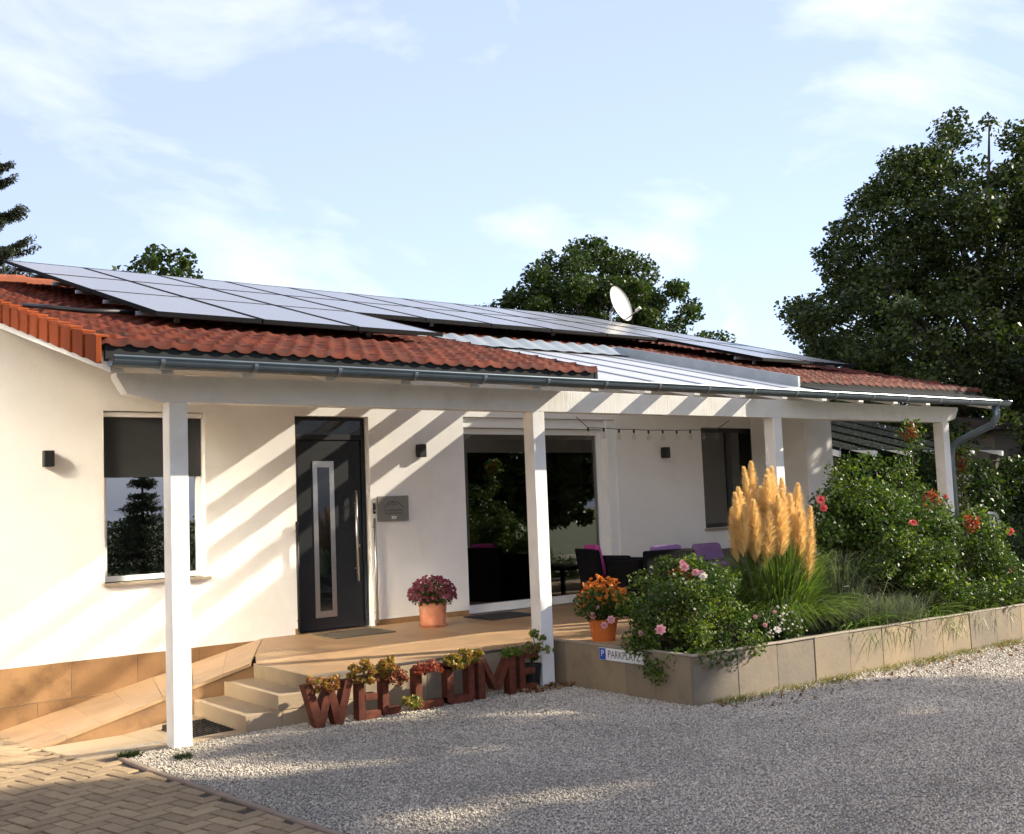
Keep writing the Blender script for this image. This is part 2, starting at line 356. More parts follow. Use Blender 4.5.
# ------------------------------------------------------------------ setting
T = .351
def paving_z(y): return -.075*max(0.0, min(y, 0.3)+2.87)
g = MB().add([(-300,-300,-.30),(300,-300,-.30),(300,300,-.30),(-300,300,-.30)], [(0,1,2,3)]).build('ground', MT['grass']); tag(g, kind='structure')
gy = MB().add([(.60,-2.6,-.012),(.62,-3.3,-.012),(.86,-5.69,-.012),(1.3,-9.5,-.012),(2.2,-16,-.012),(40,-16,-.012),(40,-2.6,-.012)], [(0,1,2,3,4,5,6)]).build('gravel_yard', MT['gravel_base']); tag(gy, kind='structure')
def kerb_x(y):
    pts = [(-2.6,.60),(-3.3,.62),(-5.69,.86),(-9.5,1.3),(-16,2.2)]
    for (a, xa), (b, xb) in zip(pts, pts[1:]):
        if y >= b: return xa+(xb-xa)*(y-a)/(b-a)
    return 2.2
# block paving: herringbone of single clay pavers
mb = MB(); L, Wd, gap = .20, .10, .011
for i in range(-60, 60):
    for j in range(-60, 60):
        for kind in (0, 1):
            ox, oy = (i+2*j)*Wd*1.0, (i-2*j)*Wd*1.0
            if kind == 0: x0, x1, y0, y1 = ox, ox+L, oy, oy+Wd
            else: x0, x1, y0, y1 = ox+2*Wd, ox+3*Wd, oy-Wd, oy-Wd+L
            an = R(14); ca, sa = math.cos(an), math.sin(an)
            q = [(x0+gap/2, y0+gap/2), (x1-gap/2, y0+gap/2), (x1-gap/2, y1-gap/2), (x0+gap/2, y1-gap/2)]
            q = [(-1.2+ca*x-sa*y, -4.2+sa*x+ca*y) for x, y in q]
            cx_, cy_ = sum(p[0] for p in q)/4, sum(p[1] for p in q)/4
            if cy_ > .1 or cy_ < -7.5 or cx_ < -3.2 or cx_ > kerb_x(cy_)-.062: continue
            q = [(min(x, kerb_x(y)-.058), y) for x, y in q]
            if cy_ > -2.87 and cx_ > .33: continue
            dz = random.uniform(-.003, .003)
            b0, b1 = [], []
            for (x, y) in q:
                b0.append((x, y, paving_z(y)-.06+dz)); b1.append((x, y, paving_z(y)+dz))
            mb.hexa(b0+b1)
pv = mb.build('paving', MT['paver'], bevel=.006); tag(pv, kind='structure')
jb = MB().add([(-4,-9,-.012),(1.25,-9,-.012),(.6,-2.87,-.012),(-4,-2.87,-.012),(.5,.2,-.24),(-4,.2,-.24)], [(0,1,2,3),(3,2,4,5)]).build('paving_bed', MT['joint']); tag(jb, kind='structure')
mb = MB(); ys = np.arange(-3.0, -10, -.52)
for y in ys:
    a, b = kerb_x(y), kerb_x(y-.51)
    z0 = random.uniform(.004, .009)
    mb.hexa([(a-.05,y,-.1),(b-.05,y-.515,-.1),(b,y-.515,-.1),(a,y,-.1),(a-.05,y,z0),(b-.05,y-.515,z0),(b,y-.515,z0),(a,y,z0)])
kb = mb.build('kerb', MT['kerb'], bevel=.012); tag(kb, kind='structure')
mb = MB()
for x0, x1, y0, y1 in ((.36,.98,-2.87,-2.3),(.36,.98,-2.295,-1.78),(.985,1.20,-2.87,-1.78),(1.2,1.575,-2.87,-2.70),(1.205,1.575,-2.03,-1.78)):
    e = .004; zz = lambda x, y: (paving_z(y) if x < .98 else min(0, paving_z(y)*(1.6-x)/.62))+e
    mb.hexa([(x0,y0,-.2),(x1,y0,-.2),(x1,y1,-.2),(x0,y1,-.2),(x0,y0,zz(x0,y0)),(x1,y0,zz(x1,y0)),(x1,y1,zz(x1,y1)),(x0,y1,zz(x0,y1))])
sl = mb.build('threshold_slab', MT['step'], bevel=.004); tag(sl, kind='structure')
t = empty('boot_grate', (1.39,-2.36,-.02), 'black boot scraper grate let into the slab in front of the lowest step', 'grate')
mb = MB().box(1.205,1.57,-2.695,-2.035,-.05,-.03)
mb.build('tray', MT['black'], t)
mb = MB()
for x in np.arange(1.215, 1.57, .03): mb.box(x, x+.008, -2.69, -2.04, -.03, .002)
for y in np.arange(-2.69, -2.03, .08): mb.box(1.212, 1.568, y, y+.006, -.03, -.001)
mb.build('grid', MT['black'], t)

# ------------------------------------------------------------------ house
RX0, RX1, RY0, RYR = .33, 11.70, -3.50, 3.70
TW, TH = .15, .28
SL = .255
def ZT(y): return 2.80+SL*(y+3.49)
def ZG(y): return 2.75+SL*(y+3.4635)
MT['tile'] = roof_mat()
house = empty('house', (6, .15, 0), 'low white rendered house with a red tiled porch roof on four white posts', 'house')
# facade wall with its openings
WX0, WX1 = .40, 11.30
holes = [(1.388,2.404,1.014,2.71), (3.419,4.331,T-.02,2.70), (5.639,8.12,T-.02,2.726), (9.788,11.15,1.2,2.645)]
def wall_mesh(mb, x0, x1, z0, z1, y0, y1, holes):
    xs = sorted({x0, x1, *[h[0] for h in holes], *[h[1] for h in holes]}); zs = sorted({z0, z1, *[h[2] for h in holes], *[h[3] for h in holes]})
    nx, nz = len(xs)-1, len(zs)-1
    solid = [[not any(h[0]-1e-6 <= xs[i] and xs[i+1] <= h[1]+1e-6 and h[2]-1e-6 <= zs[k] and zs[k+1] <= h[3]+1e-6 for h in holes) for k in range(nz)] for i in range(nx)]
    for i in range(nx):
        for k in range(nz):
            if not solid[i][k]: continue
            a, b, c, d = xs[i], xs[i+1], zs[k], zs[k+1]
            mb.add([(a,y0,c),(b,y0,c),(b,y0,d),(a,y0,d)], [(0,1,2,3)]); mb.add([(a,y1,c),(b,y1,c),(b,y1,d),(a,y1,d)], [(3,2,1,0)])
            if i == 0 or not solid[i-1][k]: mb.add([(a,y0,c),(a,y0,d),(a,y1,d),(a,y1,c)], [(0,1,2,3)])
            if i == nx-1 or not solid[i+1][k]: mb.add([(b,y0,c),(b,y0,d),(b,y1,d),(b,y1,c)], [(3,2,1,0)])
            if k == 0 or not solid[i][k-1]: mb.add([(a,y0,c),(b,y0,c),(b,y1,c),(a,y1,c)], [(3,2,1,0)])
            if k == nz-1 or not solid[i][k+1]: mb.add([(a,y0,d),(b,y0,d),(b,y1,d),(a,y1,d)], [(0,1,2,3)])
mb = MB(); wall_mesh(mb, WX0, WX1, -.3, 3.56, 0, .3, holes)
mb.build('wall', MT['plaster'], house)
for xa, xb in ((WX0, WX0+.25), (WX1-.14, WX1)):
    MB().prism_x([(.302,-.3),(9.3,-.3),(9.3,2.75),(3.70,4.47),(.302,3.60)], xa, xb).build('gable_wall', MT['plaster'], house)
MB().box(WX0, WX1, 9.3, 9.55, -.3, 2.8).build('rear_wall', MT['plaster'], house)
MB().box(10.86, 11.46, -1.0, -.003, T-.05, 3.25).build('wing_wall', MT['plaster'], house)
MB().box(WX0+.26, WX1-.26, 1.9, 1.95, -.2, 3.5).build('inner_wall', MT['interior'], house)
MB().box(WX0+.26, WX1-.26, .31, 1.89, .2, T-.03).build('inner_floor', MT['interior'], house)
# plinth tiles: low band on the facade
mb = MB()
for k, (z0, z1) in enumerate(((-.32, -.005), (0.0, .335))):
    x = WX0+.0+(.3 if k else 0)
    xs = [WX0]+list(np.arange(WX0+.37+.3*k, 3.39, .62))+[3.405]
    for a, b in zip(xs, xs[1:]): mb.box(a+.002, b-.002, -.014, -.001, z0, z1)
mb.build('plinth', MT['plinth'], house)
for a, b in ((4.345,5.625),(8.14,10.85),(3.37,3.408)):
    mb = MB(); n = max(1, round((b-a)/.62))
    for k in range(n): mb.box(a+(b-a)*k/n+.0015, a+(b-a)*(k+1)/n-.0015, -.014, -.001, T, T+.062)
    mb.build('skirting', MT['plinth'], house)
# window by the gable
def window(x0, x1, z0, z1, y, fw=.06, mull=(), sill=True, pane='pane', mat='white_pvc'):
    mb = MB()
    mb.box(x0+.003, x0+fw, y, y+.07, z0+.003, z1-.003); mb.box(x1-fw, x1-.003, y, y+.07, z0+.003, z1-.003)
    mb.box(x0+fw, x1-fw, y, y+.07, z0+.003, z0+fw); mb.box(x0+fw, x1-fw, y, y+.07, z1-fw, z1-.003)
    for m in mull: mb.box(m-.045, m+.045, y+.002, y+.068, z0+fw, z1-fw)
    w = mb.build('window', MT[mat], house, bevel=.004)
    xs = [x0+fw]+[m+s*.045 for m in mull for s in (-1, 1)]+[x1-fw]
    for a, b in zip(xs[::2], xs[1::2]):
        MB().box(a-.004, b+.004, y+.03, y+.045, z0+fw-.004, z1-fw+.004).build('pane', MT[pane], w)
    return w
w1 = window(1.388,2.404,1.04,2.71,.10,.055, pane='pane_up')
MB().box(1.36,2.44,-.045,.10,1.006,1.036).build('sill', MT['cap'], w1, bevel=.004)
MB().box(1.40,2.392,.085,.098,2.06,2.655).build('roller_shutter', MT['shutter'], w1)
MB().box(1.40,2.392,.03,.099,2.655,2.70).build('shutter_box', MT['white_pvc'], w1)
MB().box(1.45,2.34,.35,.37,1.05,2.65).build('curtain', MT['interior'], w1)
# front door
dr = MB().box(3.424,4.326,.12,.17,T,2.697).build('front_door', MT['anthracite'], house)
mb = MB(); mb.box(3.43,3.475,.085,.12,T,2.69); mb.box(4.275,4.32,.085,.12,T,2.69); mb.box(3.475,4.275,.085,.12,2.44,2.50); mb.box(3.475,4.275,.085,.12,2.655,2.69)
mb.build('frame', MT['anthracite'], dr, bevel=.004)
MB().box(3.475,4.275,.09,.12,2.50,2.655).build('transom_pane', MT['pane_dark'], dr)
MB().box(3.485,4.265,.098,.12,T+.01,2.43).build('leaf', MT['anthracite'], dr, bevel=.004)
mb = MB(); a, b, c, d_ = 3.665, 3.925, .49, 2.205
mb.box(a, a+.055, .088, .098, c, d_); mb.box(b-.055, b, .088, .098, c, d_); mb.box(a+.055, b-.055, .088, .098, c, c+.07); mb.box(a+.055, b-.055, .088, .098, d_-.07, d_)
mb.build('glass_frame', MT['steel'], dr, bevel=.002)
MB().box(a+.055, b-.055, .091, .098, c+.07, d_-.07).build('glass_strip', MT['pane_dark'], dr)
mb = MB().tube([(4.165,.03,.86),(4.165,.03,1.87)], .015, 12); mb.tube([(4.165,.03,1.0),(4.165,.1,1.0)], .009, 8); mb.tube([(4.165,.03,1.73),(4.165,.1,1.73)], .009, 8)
mb.build('handle', MT['steel'], dr, smooth=True)
MB().tube([(4.21,.092,1.25),(4.21,.08,1.25)], .02, 12).build('lock', MT['steel'], dr)
# big glazed terrace door
w2 = window(5.639,7.98,T+.0,2.60,.14,.075, mull=(6.79,))
MB().box(7.98,8.117,.02,.21,T,2.72).build('side_panel', MT['white_pvc'], w2, bevel=.004)
MB().box(5.645,8.11,.06,.21,2.602,2.722).build('shutter_box', MT['white_pvc'], w2, bevel=.004)
MB().box(5.65,7.975,.10,.14,T,T+.10).build('threshold', MT['white_pvc'], w2, bevel=.004)
MB().box(7.45,7.86,.4,.43,T,2.58).build('curtain', pm('ochre_curtain', (.25,.17,.07), .95, var=.2, scale=9), w2)
# third window
w3 = window(9.788,11.15,1.2,2.645,.09,.06, mull=(10.47,), mat='shutter')
MB().box(9.76,11.18,-.04,.09,1.165,1.197).build('sill', MT['cap'], w3, bevel=.004)
# porch timber
for x, z0 in ((.965,0),(4.3545,0),(7.7567,.34),(11.116,.34)):
    MB().box(x, x+.141, -2.9786, -2.8376, z0-.02, 2.49).build('porch_post', MT['white_wood'], house, bevel=.006)
MB().prism_y([(.59,2.66),(.66,2.54),(.89,2.4893),(11.20,2.4893),(11.42,2.54),(11.50,2.66),(11.50,2.69),(.59,2.69)], -2.98, -2.84).build('porch_beam', MT['white_wood'], house, bevel=.004)
for n in range(17):
    x = .455 if n == 0 else .72+.67*(n-1)
    if n == 16: x = 11.50
    ya, yb = (-3.42, -.002)
    poly = [(ya, ZT(ya)-.19), (yb, ZT(yb)-.22), (yb, ZT(yb)-.085), (ya, ZT(ya)-.085)]
    if n != 0 and x < 1.0: x = .80
    MB().prism_x(poly, x-.045, x+.045).build('rafter', MT['white_wood'], house, bevel=.004)
# roof: one tiled sheet in waves and steps
def tiled(x0, x1, y0, y1, zf, hole=None):
    nx = int(round((x1-x0)/TW))*7; xs = np.linspace(x0, x1, nx+1)
    rows = int(math.ceil((y1-y0)/TH)); ys, st = [], []
    for r_ in range(rows):
        a = y0+r_*TH
        for f, l in ((0, .0), (.012, .046), (.5, .026), (1.0-.002, .004)):
            y = min(a+f*TH, y1); ys.append(y); st.append(l)
    ys = np.array(ys); st = np.array(st)
    ph = ((xs-x0)/TW) % 1
    prof = np.where(ph < .45, np.sin(np.pi*ph/.45)*.017, -np.sin(np.pi*(ph-.45)/.55)*.003)
    X, Y = np.meshgrid(xs, ys)
    jit = RNG.normal(size=(rows, int(nx/7)+1))*.004
    J = jit[np.repeat(np.arange(rows), 4)][:, np.minimum((np.arange(nx+1)//7), nx//7)]
    Z = zf(Y)+prof[None, :]+st[:, None]+J
    V = np.stack([X, Y, Z], -1).reshape(-1, 3)
    i = np.arange(len(ys)-1)[:, None]; j = np.arange(nx)[None, :]; w = nx+1
    Q = np.stack([i*w+j, i*w+j+1, (i+1)*w+j+1, (i+1)*w+j], -1).reshape(-1, 4)
    if hole is not None:
        c = V[Q].mean(1); Q = Q[~((c[:, 0] > hole[0]) & (c[:, 0] < hole[1]) & (c[:, 1] < hole[2])) & ~((c[:, 0] >= hole[1]) & (c[:, 1] < FY))]
    return V, Q
GX0, GX1, GY1 = 4.72, 7.90, -.34
FY = -3.22   # the tiles right of the glazing start a little higher up
V, Q = tiled(RX0, RX1, RY0, RYR, ZT, (GX0, GX1, GY1))
roof = npmesh('roof', V, Q, MT['tile'], house)
MB().add([(RX0,RYR,ZT(RYR)),(RX1,RYR,ZT(RYR)),(RX1,9.9,ZT(RYR)-SL*6.2),(RX0,9.9,ZT(RYR)-SL*6.2)], [(0,1,2,3)]).build('rear_slope', MT['ridge'], roof)
for k in range(24):   # verge tiles along the gable edge
    y0 = RY0-.02+k*.30; y1 = y0+.292
    z = lambda y: ZT(y)+.045
    mb = MB(); mb.hexa([(RX0-.045,y0,z(y0)-.165),(RX0-.005,y0,z(y0)-.165),(RX0-.005,y1,z(y1)-.165),(RX0-.030,y1,z(y1)-.160),
        (RX0-.045,y0,z(y0)+.012),(RX0-.005,y0,z(y0)+.012),(RX0-.005,y1,z(y1)-.004),(RX0-.030,y1,z(y1)-.004)])
    mb.hexa([(RX0-.046,y0,z(y0)+.010),(RX0+.045,y0,z(y0)+.010),(RX0+.045,y1,z(y1)-.006),(RX0-.036,y1,z(y1)-.006),
        (RX0-.046,y0,z(y0)+.028),(RX0+.045,y0,z(y0)+.028),(RX0+.045,y1,z(y1)+.010),(RX0-.036,y1,z(y1)+.010)])
    mb.build('verge_tile', MT['verge'], roof, bevel=.005)
for k in range(28):
    x0 = RX0-.03+k*.405; zr = ZT(RYR)+.02
    MB().tube([(x0,RYR,zr),(x0+.43,RYR,zr+.012)], [.10,.115], 12).build('ridge_tile', MT['ridge'], roof)
# soffit boarding, eaves board, glazing
for a, b in ((.41, GX0), (GX1, 11.58)):
    ya, yb = -3.43, -.003
    MB().hexa([(a,ya,ZT(ya)-.083),(b,ya,ZT(ya)-.083),(b,yb,ZT(yb)-.083),(a,yb,ZT(yb)-.083),(a,ya,ZT(ya)-.06),(b,ya,ZT(ya)-.06),(b,yb,ZT(yb)-.06),(a,yb,ZT(yb)-.06)]).build('soffit', MT['white_wood'], roof)
    if a < 1: MB().box(a-.05, b, -3.475, -3.44, 2.70, 2.815).build('eaves_board', MT['fascia'], roof, bevel=.003)
    else:
        MB().box(a+.03, b, FY+.005, FY+.03, 2.80, ZT(FY)+.012).build('eaves_board', MT['fascia'], roof, bevel=.003)
        MB().hexa([(a+.03,-3.485,2.752),(b,-3.485,2.752),(b,FY,2.822),(a+.03,FY,2.822),(a+.03,-3.485,2.758),(b,-3.485,2.758),(b,FY,2.828),(a+.03,FY,2.828)]).build('eaves_flashing', MT['fascia'], roof)
MB().prism_x([(-3.48,ZG(-3.48)-.03),(GY1,ZG(GY1)-.03),(GY1,ZT(GY1)+.05),(-3.48,ZT(-3.48)+.045)], GX0-.02, GX0+.012).build('valley_flashing', MT['fascia'], roof)
MB().prism_x([(FY-.02,ZG(FY)-.03),(GY1,ZG(GY1)-.03),(GY1,ZT(GY1)+.06),(FY-.02,ZT(FY)+.06)], GX1-.012, GX1+.025).build('side_flashing', MT['lead'], roof)
mb = MB(); n = 72; xs = np.linspace(GX0, GX1, n+1)
for a, b, k in zip(xs, xs[1:], range(n)):
    za, zb = .014*math.sin(k*2*math.pi/6), .014*math.sin((k+1)*2*math.pi/6)
    mb.add([(a,GY1-.24,ZG(GY1-.24)+.025+za*.4),(b,GY1-.24,ZG(GY1-.24)+.025+zb*.4),(b,GY1+.04,ZT(GY1+.04)+.055+zb),(a,GY1+.04,ZT(GY1+.04)+.055+za)], [(0,1,2,3)])
mb.build('apron_flashing', MT['lead'], roof)
bars = [GX0+.02, 5.41, 6.08, 6.75, 7.42, GX1-.02]
ya, yb = -3.50, GY1
for a, b in zip(bars, bars[1:]):
    MB().add([(a+.004,ya,ZG(ya)),(b-.004,ya,ZG(ya)),(b-.004,yb,ZG(yb)),(a+.004,yb,ZG(yb))], [(0,1,2,3)]).build('glass_roof_pane', MT['canopy_glass'], house)
for x in bars[1:-1]:
    MB().prism_x([(ya,ZG(ya)-.004),(yb,ZG(yb)-.004),(yb,ZG(yb)+.010),(ya,ZG(ya)+.010)], x-.025, x+.025).build('glazing_bar', MT['zinc'], house)
# gutter with brackets and downpipe
def half_ring(r, th, cy, cz, n=14):
    o = [(cy-r*math.cos(math.pi*k/n), cz-r*math.sin(math.pi*k/n)) for k in range(n+1)]
    i = [(cy-(r-th)*math.cos(math.pi*k/n), cz-(r-th)*math.sin(math.pi*k/n)) for k in reversed(range(n+1))]
    return o, i
def gut(mb, x0, x1, r, th, cy, cz, n=14):
    o, i = half_ring(r, th, cy, cz, n); i = i[::-1]
    for k in range(n):
        (a, b), (c, d), (e, f), (g_, h) = o[k], o[k+1], i[k+1], i[k]
        mb.hexa([(x0,a,b),(x1,a,b),(x1,c,d),(x0,c,d),(x0,g_,h),(x1,g_,h),(x1,e,f),(x0,e,f)])
GYc, GZc = -3.545, 2.715
mb = MB(); gut(mb, .375, 11.70, .066, .004, GYc, GZc); mb.tube([(.375,GYc-.066,GZc),(11.70,GYc-.066,GZc)], .010, 8)
for x in (.375, 11.695):
    o, _ = half_ring(.066, .004, GYc, GZc); mb.prism_x(o[::-1], x, x+.005)
gutter = mb.build('gutter', MT['gutter'], house)
for k in range(17):
    x = .69+.67*k; mb = MB(); gut(mb, x, x+.028, .0715, .004, GYc, GZc); mb.box(x, x+.028, GYc+.062, GYc+.10, GZc-.002, GZc+.006)
    mb.build('gutter_bracket', MT['zinc'], gutter)
mb = MB().tube([(11.42,GYc,GZc-.06),(11.42,GYc,GZc-.20),(11.42,-3.48,2.42),(11.395,-3.02,2.24),(11.39,-2.92,2.16),(11.39,-2.90,2.0),(11.39,-2.90,.3)], .045, 14)
mb.build('downpipe', MT['gutter'], gutter, smooth=True)
ch = MB().box(.32, .73, 1.5, 1.95, 3.7, 5.45).build('chimney', MT['chimney'], house)
MB().box(.31, .74, 1.49, 1.96, 5.452, 5.50).build('cap', MT['old_roof'], ch)

# ------------------------------------------------------------------ terrace, steps, ramp
ter = empty('terrace', (7, -1.4, 0), 'raised porch terrace in tan tiles with slab steps and a tiled ramp', 'terrace')
mb = MB(); y_edges = [-2.81,-2.30,-1.78,-1.20,-.60,-.002]; random.seed(3)
xs = list(np.arange(2.135, 11.5, .6))+[11.5]
for ya, yb in zip(y_edges, y_edges[1:]):
    for xa, xb in zip(xs, xs[1:]):
        hx0, hx1 = 2.08+.92*(ya+1.78)/1.78, 2.08+.92*(yb+1.78)/1.78   # head of the ramp cuts the tiles at a slant
        if ya < -1.8: hx0 = hx1 = 0
        if xb-.02 < min(hx0, hx1): continue
        p0, p1 = max(xa, hx0), max(xa, hx1); e0, e1 = max(xb, p0+.01), max(xb, p1+.01)
        mb.hexa([(p0+.0015,ya+.0015,T-.03),(e0-.0015,ya+.0015,T-.03),(e1-.0015,yb-.0015,T-.03),(p1+.0015,yb-.0015,T-.03),
            (p0+.0015,ya+.0015,T),(e0-.0015,ya+.0015,T),(e1-.0015,yb-.0015,T),(p1+.0015,yb-.0015,T)])
for xa, xb in ((4.57,5.17),(5.17,5.6)): mb.box(xa+.0015, xb-.0015, -3.45, -2.83, T-.03, T)
mb.build('floor', MT['floor_tile'], ter, bevel=.002)
MB().box(2.15, 3.02, -2.79, -1.80, -.2, T-.032).box(3.022, 11.45, -2.79, -.03, -.2, T-.033).build('core', MT['joint'], ter)
mb = MB(); xs = [2.62, 3.22, 3.82, 4.345]
mb.box(2.118, 2.6, -2.826, -2.79, T-.118, T+.001); mb.box(2.118,2.15,-2.79,-1.755,T-.118,T+.001)
for a, b in zip(xs, xs[1:]): mb.box(a, b-.004, -2.824, -2.79, -.05, T-.012)
mb.build('front_slabs', MT['slab'], ter, bevel=.003)
MB().box(2.62, 4.345, -2.832, -2.805, T-.01, T+.004).build('edge_trim', MT['steel'], ter)
for k, (z0, z1) in enumerate(((T/3+.001, 2*T/3), (-.05, T/3))):
    x0 = 1.846-.27*k
    mb = MB(); mb.box(x0, x0+.30, -2.826, -1.765, z0, z1); mb.box(x0+.304, 2.62, -2.822, -2.70, z0, z1-.002)
    mb.build('step', MT['step'], ter, bevel=.004)
fz = lambda x: -.06+.25*(x-.39)
wz = lambda x: -.21+.2221*(x-.45)
mb = MB()
for k in range(7):
    xa, xb = .30+k*(2.08-.30)/7, .30+(k+1)*(2.08-.30)/7-.003; wa, wb = .30+k*(2.99-.30)/7, .30+(k+1)*(2.99-.30)/7-.003
    for u0, u1 in ((0,.36),(.362,1)):
        def P(s, u, dz):
            xf, xw = (xa, wa) if s == 0 else (xb, wb); x = xf+(xw-xf)*u
            return (x, -1.78+(1.764)*u, fz(xf)+(wz(xw)-fz(xf))*u+dz)
        mb.hexa([P(0,u0,-.03),P(1,u0,-.03),P(1,u1,-.03),P(0,u1,-.03),P(0,u0,0),P(1,u0,0),P(1,u1,0),P(0,u1,0)])
mb.build('ramp', MT['floor_tile'], ter, bevel=.002)
MB().prism_y([(.34,-.25),(2.11,-.25),(2.11,fz(2.08)-.03),(.34,fz(.34)-.03)], -1.77, -1.70).build('ramp_side', MT['plinth'], ter)

# ------------------------------------------------------------------ planter
pl = empty('raised_planter', (8, -3.7, 0), 'raised planting bed edged in upright beige stone slabs on the gravel', 'planter')
PX0, PY0, PZ = 4.55, -4.66, .392
mb = MB(); ys = [-2.84,-3.07,-3.42,-3.86,-4.22,PY0]
random.seed(5)
for a, b in zip(ys, ys[1:]): mb.box(PX0+random.uniform(-.003,.003), PX0+.035, b+.003, a-.0, -.05, PZ-.015+random.uniform(-.004,.004)) if b > PY0 else mb.box(PX0, PX0+.035, b+.035, a, -.05, PZ-.015)
xs = [PX0-.002]+list(np.arange(PX0+.52, 13, .5))
for a, b in zip(xs, xs[1:]):
    yj = random.uniform(-.004,.004); dz = -.006*(a-PX0)
    mb.box(a+.002, b-.002, PY0+yj, PY0+.034, -.05, PZ-.015+dz)
mb.build('slabs', MT['slab'], pl, bevel=.004)
mb = MB()
mb.box(PX0-.006, PX0+.05, PY0+.05, -2.842, PZ-.013, PZ+.002)
for a, b in zip(xs, xs[1:]): mb.box(a+.002 if a > PX0 else a-.006, b-.002, PY0-.008, PY0+.05, PZ-.013-.006*(a-PX0), PZ+.002-.006*(a-PX0))
mb.build('coping', MT['cap'], pl, bevel=.003)
mb = MB().add([(PX0+.04,PY0+.04,.30),(13,PY0+.04,.26),(13,-2.85,.30),(5.62,-2.85,.30),(5.62,-3.46,.30),(PX0+.04,-3.46,.30)], [(0,1,2,3,4,5)])
mb.build('soil', MT['soil'], pl)
# ------------------------------------------------------------------ solar panels
SPL = .285
def ZP(y): return 3.345+SPL*(y+2.0)
PW, PH = .95, 1.82
ords = ['first','second','third','fourth','fifth','sixth','seventh','eighth','ninth','tenth']
px = [1.21+PW*i for i in range(10)]
rows = [(-2.0, [0,1,2,8,9], 'lowest'), (-.22, list(range(10)), 'middle'), (1.60, list(range(10)), 'top')]
for y0, cols, rn in rows:
    for c in cols:
        x0, x1, y1 = px[c]+.008, px[c]+PW-.008, y0+PH-.02
        nm = ords[c] if rn != 'lowest' else ords[cols.index(c)]
        t = empty('solar_panel', (x0, y0, ZP(y0)), f'{nm} glossy solar panel from the gable end in the {rn} row on the tiles', 'solar panel', 'solar panels on the tiled roof')
        hx = lambda xa, xb, ya, yb, d0, d1, mb: mb.hexa([(xa,ya,ZP(ya)+d0),(xb,ya,ZP(ya)+d0),(xb,yb,ZP(yb)+d0),(xa,yb,ZP(yb)+d0),(xa,ya,ZP(ya)+d1),(xb,ya,ZP(ya)+d1),(xb,yb,ZP(yb)+d1),(xa,yb,ZP(yb)+d1)])
        mb = MB(); f = .02
        hx(x0,x0+f,y0,y1,-.038,0,mb); hx(x1-f,x1,y0,y1,-.038,0,mb); hx(x0+f,x1-f,y0,y0+f,-.038,-.001,mb); hx(x0+f,x1-f,y1-f,y1,-.04,0,mb)
        mb.build('frame', MT['black_frame'], t)
        mb = MB(); hx(x0+f-.002,x1-f+.002,y0+f-.002,y1-f+.002,-.03,-.004,mb); mb.build('glass', MT['solar'], t)
# mounting rails and their clamps
def rail(xa, xb, y, lab):
    t = empty('mounting_rail', (xa, y, ZP(y)-.08), lab, 'rail', 'rails under the solar panels')
    MB().box(xa, xb, y-.015, y+.015, ZP(y)-.085, ZP(y)-.052).build('bar', MT['solar_frame'], t)
    x = xa+.35
    while x < xb:
        MB().box(x-.02, x+.02, y-.025, y+.0, max(ZT(y), ZP(y)-.13), ZP(y)-.05).build('roof_hook', MT['zinc'], t); x += 1.9
rail(px[0]-.03, px[2]+PW+.04, -1.62, 'aluminium rail lowest under the panels by the gable end')
rail(px[0]-.03, px[2]+PW+.04, -.72, 'second aluminium rail from the eaves by the gable end')
rail(px[8]-.07, px[9]+PW+.04, -1.62, 'aluminium rail under the lowest panels above the right end of the porch')
for y, w in ((.16,'third'),(1.02,'fourth'),(1.90,'fifth'),(2.8,'topmost')): rail(px[0]-.03, px[9]+PW+.04, y, f'long aluminium rail across the whole roof, {w} from the eaves')
o = MB().tube([(.46,-.9,ZT(-.9)+.06),(.55,-1.3,ZT(-1.3)+.085),(.8,-1.55,ZT(-1.55)+.09),(1.05,-1.45,ZT(-1.45)+.10),(1.3,-1.30,ZT(-1.3)+.09)], .02, 8).build('cable', MT['cable'], smooth=True)
tag(o, 'black cable running over the tiles from the verge to the solar panels', 'cable')

# ------------------------------------------------------------------ satellite dish on the ridge
t = empty('satellite_dish', (11.05, 3.15, 4.45), 'pale grey satellite dish standing above the roof ridge', 'satellite dish')
aim = Vector((.2, -.93, .3)).normalized(); c = Vector((11.05, 2.95, 5.03))
a = aim.cross(Vector((0,0,1))).normalized(); b = a.cross(aim).normalized()
mb = MB(); k0 = 0; rings, seg = 7, 32; vs = []
for th in (0, -.012):
    for i in range(rings+1):
        rr = i/rings
        for k in range(seg):
            q = 2*math.pi*k/seg; vs.append(c+a*(.285*rr*math.cos(q))+b*(.335*rr*math.sin(q))+aim*(.075*rr*rr+th))
fs = []; n1 = (rings+1)*seg
for s_ in (0, 1):
    for i in range(rings):
        for k in range(seg):
            q = [s_*n1+i*seg+k, s_*n1+i*seg+(k+1)%seg, s_*n1+(i+1)*seg+(k+1)%seg, s_*n1+(i+1)*seg+k]; fs.append(tuple(q if s_ else q[::-1]))
for k in range(seg): fs.append((rings*seg+k, rings*seg+(k+1)%seg, n1+rings*seg+(k+1)%seg, n1+rings*seg+k))
mb.add(vs, fs); mb.build('reflector', MT['dish'], t, smooth=True)
MB().tube([c-b*.30+aim*.06, c-b*.26+aim*.36], .012, 8).build('arm', MT['zinc'], t)
MB().tube([c-b*.26+aim*.30, c-b*.24+aim*.40], .028, 12).build('receiver', MT['dish'], t)
MB().tube([c-aim*.06, Vector((11.05,3.15,4.95)), Vector((11.05,3.15,4.40))], .024, 10).build('mast', MT['zinc'], t)

